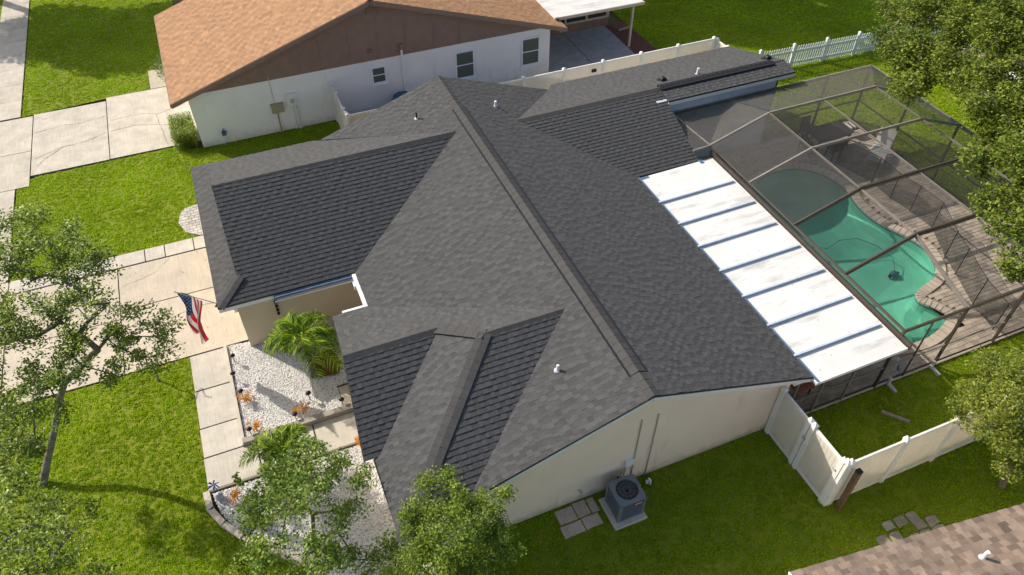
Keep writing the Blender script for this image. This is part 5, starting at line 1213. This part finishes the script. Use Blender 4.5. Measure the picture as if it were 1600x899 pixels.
def tree(name, label, cat, base, trunk, clumps, leafm, barkm, nsub=14, per=70, lsize=.08, r0=.14, seed=1, group=None, sub_r=.42, aspect=.5, twig=.012, upb=.5, sparse=0, outline=.85):
    """trunk polyline, limbs grown to points filling the clumps (x, y, z, r), leaves around their tips"""
    t = thing(name, label, cat, (*base, 0), group); rd = random.Random(seed)
    nodes = [Vector(p) for p in trunk]; par = [-1]+list(range(len(trunk)-1)); targets = []
    for (x, y, z, r) in clumps:
        k = max(3, int(nsub*(r**1.8)))
        for _ in range(k):
            while True:
                d = Vector((rd.uniform(-1, 1), rd.uniform(-1, 1), rd.uniform(-1, 1)))
                if d.length < 1: break
            if d.length > .1: d = d.normalized()*(d.length**.6)
            targets.append(Vector((x, y, z))+Vector((d.x*r, d.y*r, d.z*r*.7))*outline)
    top = Vector(trunk[-1]); targets.sort(key=lambda p: (p-top).length)
    tip = []
    nodesA = [n.copy() for n in nodes]
    for p in targets:
        lo = 1 if len(trunk) > 2 else 0
        arr = np.array([tuple(n) for n in nodesA[lo:]]); dd = np.linalg.norm(arr-np.array(tuple(p)), axis=1)
        dd = dd + .25*np.maximum(0, arr[:, 2]-p.z)
        i = int(np.argmin(dd))+lo; a = nodesA[i]; L_ = (p-a).length
        k = max(1, int(L_/.35)); last = i
        for q in range(1, k+1):
            f = q/k; c = a.lerp(p, f)+Vector((rd.gauss(0, 1), rd.gauss(0, 1), rd.gauss(0, .7)))*.05*L_*(1 if q < k else 0)
            c.z += math.sin(f*math.pi)*.06*L_
            nodesA.append(c); par.append(last); last = len(nodesA)-1
        tip.append(p)
    cnt = [0]*len(nodesA)
    for i in range(len(nodesA)-1, 0, -1):
        if cnt[i] == 0: cnt[i] = 1
        cnt[par[i]] += cnt[i]
    tot = cnt[0]; rad = [max(twig, .8*r0*(c/tot)**.44) for c in cnt]
    tr_ = MB(); br = MB(); nt_ = len(trunk)
    tr_.tube([(trunk[0][0], trunk[0][1], -.1)]+list(trunk), [r0*1.35]+[max(rad[i], r0*(1-.75*i/nt_)) for i in range(nt_)], 10)
    for i in range(nt_, len(nodesA)):
        p = nodesA[par[i]]; q = nodesA[i]; r1 = min(rad[par[i]], rad[i]*1.5); n_ = 6 if rad[i] > .03 else 3
        br.tube([p, q], [r1, rad[i]*.9], n_, cap=False)
    tr_.build('trunk', M[barkm], t, smooth=True); br.build('branches', M[barkm], t, smooth=True, kind='stuff')
    if per: leaves('crown', [tuple(p) for p in tip], [sub_r*rd.uniform(.6, 1.25) for _ in tip], per, lsize, leafm, t, seed, aspect=aspect, upb=upb)
    return t

# small oak over the driveway, left
tree('oak_tree', 'open oak with grey limbs spreading over the driveway at left', 'tree', (-7.6, 14.95),
     [(-7.6, 14.95, 0), (-7.2, 15.2, .7), (-6.75, 15.6, 1.4), (-6.4, 15.75, 2.1), (-5.95, 15.6, 2.9), (-5.3, 15.3, 3.6), (-4.7, 15.1, 4.2)],
     [(-5.45, 16.9, 5.9, .8), (-4.5, 16.3, 5.5, .75), (-5.8, 15.4, 5.4, .9), (-4.5, 14.9, 5.2, .8), (-3.7, 15.1, 4.7, .7), (-3.1, 15.3, 4.2, .5), (-4.1, 14.2, 4.5, .7), (-5.2, 14.2, 4.9, .8), (-6.2, 13.9, 4.7, .9), (-7.2, 14.8, 4.9, .9), (-6.8, 16.2, 5.4, .9), (-3.4, 14.2, 4.4, .5),
      (-6.7, 12.8, 3.9, .75), (-6.6, 18.0, 5.6, .5), (-7.5, 16.8, 4.6, .8), (-4.9, 17.1, 4.2, .5), (-5.6, 17.7, 5.8, .55), (-6.6, 15.2, 5.6, .9), (-5.0, 15.8, 5.6, .8), (-6.6, 15.2, 3.3, .6), (-7.2, 15.7, 2.7, .5), (-5.8, 15.9, 3.2, .55), (-6.9, 14.7, 2.4, .4), (-6.2, 14.6, 3.0, .4), (-7.4, 14.3, 3.6, .6), (-7.6, 13.6, 3.2, .6), (-5.5, 17.9, 6.2, .7), (-4.7, 17.1, 6.1, .7), (-6.2, 17.2, 6.0, .8), (-4.2, 16.3, 6.1, .6), (-6.2, 18.5, 6.2, .5)],
     'oakleaf', 'bark', nsub=25, per=80, lsize=.088, r0=.11, seed=5, sub_r=.30, aspect=.48, twig=.008)
tree('young_oak', 'thin leafy oak low in the bottom left corner of the lawn', 'tree', (-7.3, 10.7),
     [(-7.3, 10.7, 0), (-7.1, 10.8, 1.0), (-6.8, 10.8, 1.9)],
     [(-6.3, 11.3, 3.3, .7), (-5.9, 10.5, 3.5, .8), (-6.6, 9.9, 3.9, .8), (-6.7, 12.0, 3.3, .7), (-5.7, 11.6, 2.7, .5), (-6.1, 9.9, 3.2, .5), (-7.0, 12.9, 3.1, .7), (-6.6, 12.4, 2.5, .5), (-7.3, 11.4, 3.6, .8), (-5.5, 10.0, 2.6, .5), (-6.9, 10.6, 4.1, .7)],
     'oakleaf', 'bark', nsub=22, per=52, lsize=.086, r0=.06, seed=6, sub_r=.32, aspect=.48, twig=.006)
tree('leaning_sapling', 'small curly bare sapling at the edge of the driveway', 'tree', (-4.4, 17.5), [(-4.4, 17.5, 0), (-4.35, 17.55, .35), (-4.5, 17.7, .7)],
     [(-4.6, 17.9, 1.1, .3), (-4.2, 17.6, 1.0, .3)], 'myrtle', 'bark', nsub=60, per=7, lsize=.06, r0=.03, seed=7, sub_r=.14, twig=.005)
tree('crape_myrtle', 'airy crape myrtle with thin brown stems standing in the marble chips', 'tree', (-1.15, 9.85),
     [(-1.15, 9.85, 0), (-1.05, 10.1, .8), (-.9, 10.3, 1.6)],
     [(-.5, 10.9, 3.1, .55), (-1.35, 11.1, 2.6, .55), (-.1, 10.5, 2.7, .5), (-2.05, 10.4, 2.2, .5), (-.9, 10.0, 3.0, .6), (-.15, 9.6, 2.2, .5), (-.8, 9.0, 2.4, .5), (-1.9, 9.5, 2.1, .5), (.35, 10.7, 1.9, .4), (-2.2, 11.0, 1.6, .45), (-1.3, 10.4, 2.5, .6), (-2.3, 9.6, 1.8, .5), (-.9, 8.5, 2.1, .5), (-1.6, 8.9, 1.8, .5), (-.1, 8.7, 1.6, .5), (.7, 9.0, 1.3, .4), (-1.2, 11.3, 1.6, .4)],
     'myrtle', 'bark2', nsub=36, per=66, lsize=.086, r0=.06, seed=8, sub_r=.30, twig=.006, aspect=.5)
tree('lime_tree', 'dense yellow-green tree in front of the lower roof corner', 'tree', (1.7, 7.2),
     [(1.7, 7.2, 0), (1.75, 7.3, .7), (1.7, 7.5, 1.4)],
     [(2.1, 8.55, 3.2, .5), (1.3, 8.5, 2.8, .55), (2.75, 8.0, 2.9, .55), (1.95, 7.7, 3.2, .65), (1.15, 7.9, 2.5, .5), (2.7, 7.35, 2.6, .55), (1.6, 7.2, 2.7, .6), (.7, 8.1, 1.8, .45), (.5, 7.5, 1.4, .5), (2.2, 7.0, 2.6, .6), (1.0, 7.2, 2.0, .6), (2.25, 9.1, 3.3, .22), (1.75, 9.0, 3.3, .25), (3.15, 8.1, 3.2, .25)],
     'lime', 'bark2', nsub=60, per=115, lsize=.066, r0=.09, seed=9, sub_r=.27, twig=.005, aspect=.5)
# big tree, top right, standing behind the cage
def sc_(p, dz, r): z = p[2]-dz; k = (18.5-z)/(18.5-p[2]); return (p[0]*k, p[1]*k, z, r)
T4 = [((22.86, 17.46, 4.5), .2, 1.0), ((24.53, 19.95, 4.5), 0, .9), ((23.35, 17.26, 5.5), .2, 1.1), ((22.46, 15.19, 6.0), .5, .8), ((24.13, 16.83, 6.5), .2, 1.2), ((23.58, 14.99, 7.0), .2, 1.3), ((20.98, 12.79, 6.5), 1.2, .9), ((20.09, 11.44, 6.0), 1.2, .9),
      ((19.32, 10.07, 5.6), 1.0, .7), ((18.67, 9.34, 5.0), .6, .6), ((18.65, 8.66, 4.4), .2, .6), ((26.54, 22.16, 4.5), 0, .9), ((22.6, 13.32, 6.5), .3, 1.2), ((21.77, 11.82, 6.0), .3, 1.2), ((24.41, 18.92, 6.0), .2, 1.0), ((24.9, 17.6, 8.0), .2, 1.3), ((20.4, 10.3, 6.0), .3, 1.1),
      ((19.8, 9.0, 5.6), .3, 1.0), ((21.9, 16.6, 4.8), .2, .6), ((20.1, 12.0, 5.1), .3, .5), ((19.3, 10.6, 4.9), .3, .5), ((26.5, 19.5, 7.5), 0, 1.3), ((23.4, 18.3, 5.0), 0, .9), ((23.0, 16.2, 5.6), .1, 1.0), ((22.0, 14.2, 6.2), .3, 1.0), ((21.2, 12.9, 6.2), .3, 1.0), ((20.9, 11.0, 6.0), .2, 1.1), ((24.2, 15.4, 7.4), 0, 1.3), ((23.0, 12.0, 7.2), 0, 1.4), ((21.9, 9.9, 6.6), 0, 1.3), ((25.4, 19.0, 6.6), 0, 1.2), ((26.0, 16.0, 8.0), 0, 1.4)]
tree('big_oak', 'large laurel oak filling the top right corner above the cage', 'tree', (29.2, 16.0),
     [(29.2, 16.0, 0), (29.1, 16.0, 1.5), (28.6, 15.9, 3.0), (27.5, 16.2, 4.2), (26.3, 16.0, 5.0), (25.0, 15.6, 5.6)],
     [sc_(*a) for a in T4], 'bigleaf', 'bark', nsub=30, per=120, lsize=.12, r0=.3, seed=10, sub_r=.46, aspect=.5, twig=.01)
tree('yellowing_tree', 'yellow-green tree at the right edge in front of the white fence', 'tree', (16.6, 4.9),
     [(16.6, 4.9, 0), (16.4, 5.0, 1.0), (16.0, 5.3, 2.0), (15.8, 5.5, 2.8)],
     [(15.05, 5.75, 3.6, .6), (15.5, 6.35, 3.0, .5), (16.0, 6.4, 3.6, .6), (14.9, 4.75, 3.3, .55), (15.0, 5.2, 2.9, .6), (14.7, 5.3, 4.2, .5), (15.3, 6.3, 2.3, .35), (15.6, 5.0, 3.8, .8), (15.9, 5.8, 4.2, .7), (15.1, 4.5, 2.4, .4), (16.4, 5.2, 3.6, .9), (16.5, 7.0, 3.0, .35)],
     'yleaf', 'bark2', nsub=52, per=110, lsize=.08, r0=.1, seed=12, sub_r=.3, aspect=.45, twig=.006)
# trees beyond the frame whose shade falls on the lawns
tree('shade_tree', 'street tree outside the frame that shades the far front lawn', 'tree', (-11.6, 50), [(-11.6, 50, 0), (-11.5, 49.8, 2), (-11.2, 49.6, 4)],
     [(-12, 49.5, 7, 2.6), (-10, 48.6, 6.8, 2.4), (-13.2, 51.5, 7, 2.6), (-9.3, 50.6, 7.5, 2.4), (-8.3, 48.2, 6.2, 2.0), (-6.4, 50.0, 6.6, 2.2), (-14.6, 50.4, 6.3, 1.8)], 'bigleaf', 'bark', nsub=7, per=260, lsize=.34, r0=.3, seed=13, sub_r=1.0, twig=.03)
for k, (bx, by) in enumerate(((15.2, 42.6), (20.4, 41.2), (25.8, 38.8), (31.5, 36.2))):
    tree('backyard_tree', ('tall tree left of the others behind the back lawn', 'second tall tree from the left behind the back lawn', 'third tall tree from the left behind the back lawn', 'rightmost tall tree behind the back lawn')[k], 'tree', (bx, by),
         [(bx, by, 0), (bx, by, 2.5), (bx+.2, by-.3, 5)],
         [(bx+R.uniform(-3.4, 3.4), by+R.uniform(-3.0, 3.0), 7+R.uniform(-.5, 2.0), 1.6) for _ in range(17)], 'bigleaf', 'bark', nsub=5, per=190, lsize=.32, r0=.3, seed=20+k, sub_r=1.0, twig=.03, group='trees behind the back lawn')

# hedges
t = thing('clipped_hedge', 'clipped bright hedge block at the white house corner', 'hedge', (-2.3, 30.9, 0))
hc = [(x, y, z) for x in np.arange(-2.65, -1.85, .18) for y in np.arange(29.95, 31.7, .18) for z in np.arange(.15, .85, .18)]
leaves('foliage', hc, [.15]*len(hc), 75, .06, 'hedge', t, 31)
one(lambda q: [q.tube([(-2.2, y, 0), (-2.2, y, .6)], .02, 5) for y in (30.2, 30.8, 31.4)], 'stem', M['bark2'], t)
t = thing('round_shrub', 'dark shrub at the tan roof eave beside the far walk', 'shrub', (-2.5, 36.6, 0))
hc = [(-2.5+R.gauss(0, .22), 36.7+R.gauss(0, .75), .45+R.gauss(0, .2)) for _ in range(60)]
leaves('foliage', hc, [.22]*60, 30, .07, 'hedge', t, 32, tone_hi=.5); one(lambda q: q.tube([(-2.5, 36.6, 0), (-2.5, 36.6, .6)], .02, 5), 'stem', M['bark2'], t)

# palms
def palm(name, label, base, zc, nfr, length, seed, fw_=.03, droop=.95, stemr=.09):
    t = thing(name, label, 'palm', (*base, 0)); rd = random.Random(seed)
    top = Vector((base[0], base[1], zc))
    one(lambda q: q.tube([(base[0], base[1], -.05), (base[0]+.02, base[1], zc*.5), tuple(top)], [stemr*1.3, stemr, stemr*.9], 10), 'trunk', M['bark'], t, smooth=True)
    one(lambda q: q.tube([tuple(top-Vector((0, 0, .05))), tuple(top+Vector((0, 0, .45)))], [stemr*.95, stemr*.5], 8), 'crownshaft', M['hedge_shaft'], t, smooth=True)
    for k in range(nfr):
        az_ = 2*math.pi*k/nfr*1.0+rd.uniform(-.25, .25)+(k % 3)*.35; el = rd.uniform(.5, 1.35); L_ = length*rd.uniform(.8, 1.12)
        dh = Vector((math.cos(az_), math.sin(az_), 0)); pts = []
        for s in range(13):
            f = s/12; r = L_*(math.cos(el)*f+.15*f); z = L_*(math.sin(el)*f-droop*.85*f*f)
            pts.append(top+Vector((0, 0, .35))+dh*r+Vector((0, 0, z)))
        m = MB(); m.tube(pts, [.018*(1-f*.8) for f in np.linspace(0, 1, 13)], 5, tone=.6)
        for s in range(1, 13):
            for sub in range(4):
                f = (s-1+sub/4)/12; a = pts[s-1].lerp(pts[s], sub/4); tang = (pts[s]-pts[s-1]).normalized(); sd = tang.cross(Vector((0, 0, 1))).normalized()
                ll = L_*.34*(math.sin(math.pi*(.12+.83*f))**.7)
                for sg in (1, -1):
                    dr = (sd*sg*.8+tang*.75+Vector((0, 0, rd.uniform(-.15, .35)))).normalized(); w_ = tang*fw_*.5
                    mid = a+dr*ll*.55; tp_ = a+dr*ll+Vector((0, 0, -ll*.28)); tn = rd.random()**2.2; dr = (dr+Vector((rd.gauss(0, .12), rd.gauss(0, .12), rd.gauss(0, .14)))).normalized(); mid = a+dr*ll*.55; tp_ = a+dr*ll*rd.uniform(.8, 1.1)+Vector((0, 0, -ll*.28))
                    m.add([a-w_*.6, a+w_*.6, mid+w_, mid-w_, tp_], [(0,1,2,3), (3,2,4)], min(1, tn))
        m.build('frond', M['palm'], t)
    return t
M['hedge_shaft'] = mat('green_crownshaft', (.16, .24, .05), .6, var=.2)
palm('palm_tree', 'bright green palm with arching fronds beside the taupe garage wall', (.05, 15.85), 1.55, 20, 1.4, 3, .028, 1.05)
palm('small_palm', 'smaller palm crossing the walkway behind the myrtle', (-1.25, 12.75), .8, 15, 1.15, 4, .03)

def croton(x, y, h_, label, seed, m_='croton'):
    t = thing('orange_plant', label, 'plant', (x, y, 0), 'orange-leaved plants along the walk'); rd = random.Random(seed)
    hc = [(x+rd.gauss(0, .09), y+rd.gauss(0, .09), h_*rd.uniform(.35, 1)) for _ in range(16)]
    leaves('foliage', hc, [.09]*16, 14, .075, m_, t, seed, aspect=.35, upb=.3)
    one(lambda q: q.tube([(x, y, 0), (x, y, h_*.8)], .015, 5), 'stem', M['bark2'], t)
croton(-2.02, 15.62, .32, 'orange-leaved plant at the left curb of the marble bed, upper one', 51)
croton(-1.9, 14.5, .36, 'orange-leaved plant in the lower corner of the marble bed', 52)
croton(-2.75, 12.45, .42, 'bushy orange plant beside the blue pinwheel', 53)
croton(-.55, 14.55, .5, 'orange-tipped plant behind the small palm', 54)
croton(.75, 12.75, .5, 'orange and green plant at the roof edge by the door walk', 55)
def leafy(x, y, h_, label, seed, r=.2, m_='myrtle', n=14, per=16, ls=.08, cat='plant'):
    t = thing('leafy_plant', label, cat, (x, y, 0)); rd = random.Random(seed)
    hc = [(x+rd.gauss(0, r*.5), y+rd.gauss(0, r*.5), h_*rd.uniform(.2, 1)) for _ in range(n)]
    leaves('foliage', hc, [r*.5]*n, per, ls, m_, t, seed, upb=.4, aspect=.4); one(lambda q: q.tube([(x, y, 0), (x, y, h_*.8)], .012, 5), 'stem', M['bark2'], t)
leafy(-2.6, 12.75, .75, 'slender green plant standing up behind the pinwheel bush', 61, .1)
leafy(-2.2, 11.5, .35, 'low green plant at the curved edge of the lower bed', 62, .3, n=24)
leafy(-1.7, 12.2, .5, 'leafy shrub in the lower bed left of the small palm', 63, .35, n=34)
leafy(.25, 8.4, .5, 'grey-green shrub in shade at the bottom of the chip bed', 64, .4, 'oakleaf', 40)
leafy(7.35, 8.75, .2, 'small weed at the foot of the gable wall by the unit', 65, .12)
leafy(-2.9, 10.6, .15, 'pale weed in the lawn below the curved edging', 66, .3, 'hedge', 20)

M['litter'] = leafmat('fallen_leaf', (.14, .07, .03), (.50, .36, .12), .1, .8)
def litter(label, x0, x1, y0, y1, nn, zf, seed, size=.07):
    g = np.random.default_rng(seed); t = MB()
    for i in range(nn):
        x, y = g.uniform(x0, x1), g.uniform(y0, y1); z = zf(x, y); a = g.uniform(0, 6.28); l = size*g.uniform(.5, 1.2); c, s_ = math.cos(a)*l/2, math.sin(a)*l/2
        t.add([(x-c, y-s_, z+.008), (x+s_*.5, y-c*.5, z+.012), (x+c, y+s_, z+.016+l*g.uniform(0, .2)), (x-s_*.5, y+c*.5, z+.012)], [(0, 1, 2, 3)], float(g.random()))
    t.build('fallen_leaves', M['litter'], label=label, cat='leaves', kind='stuff')
litter('fallen leaves scattered over the front lawn below the oak', -8.7, -3.5, 5, 18, 420, lambda x, y: .03, 71, .06)
litter('fallen leaves on the front driveway', -8.6, -1.6, 18.2, 23.8, 70, lambda x, y: .034, 72, .06)
litter('fallen leaves on the shaded side lawn', 3, 20, 3, 8.8, 160, lambda x, y: .03, 73, .06)
litter('dry leaves on the white patio roof', 12.6, 15.5, 8.6, 18.2, 40, lambda x, y: zx(x), 74, .05)
litter('leaf debris over the pool deck pavers', 21.9, 24.9, 9.2, 18.5, 90, lambda x, y: .05, 75, .05)
litter('a few leaves caught on the rear slope of the main roof', 7.8, 12.3, 9, 18, 26, lambda x, y: mz(x)+.015, 76, .05)
print('tris', sum(len(o.data.polygons) for o in col.objects if o.type == 'MESH'), 'objs', len(col.objects))
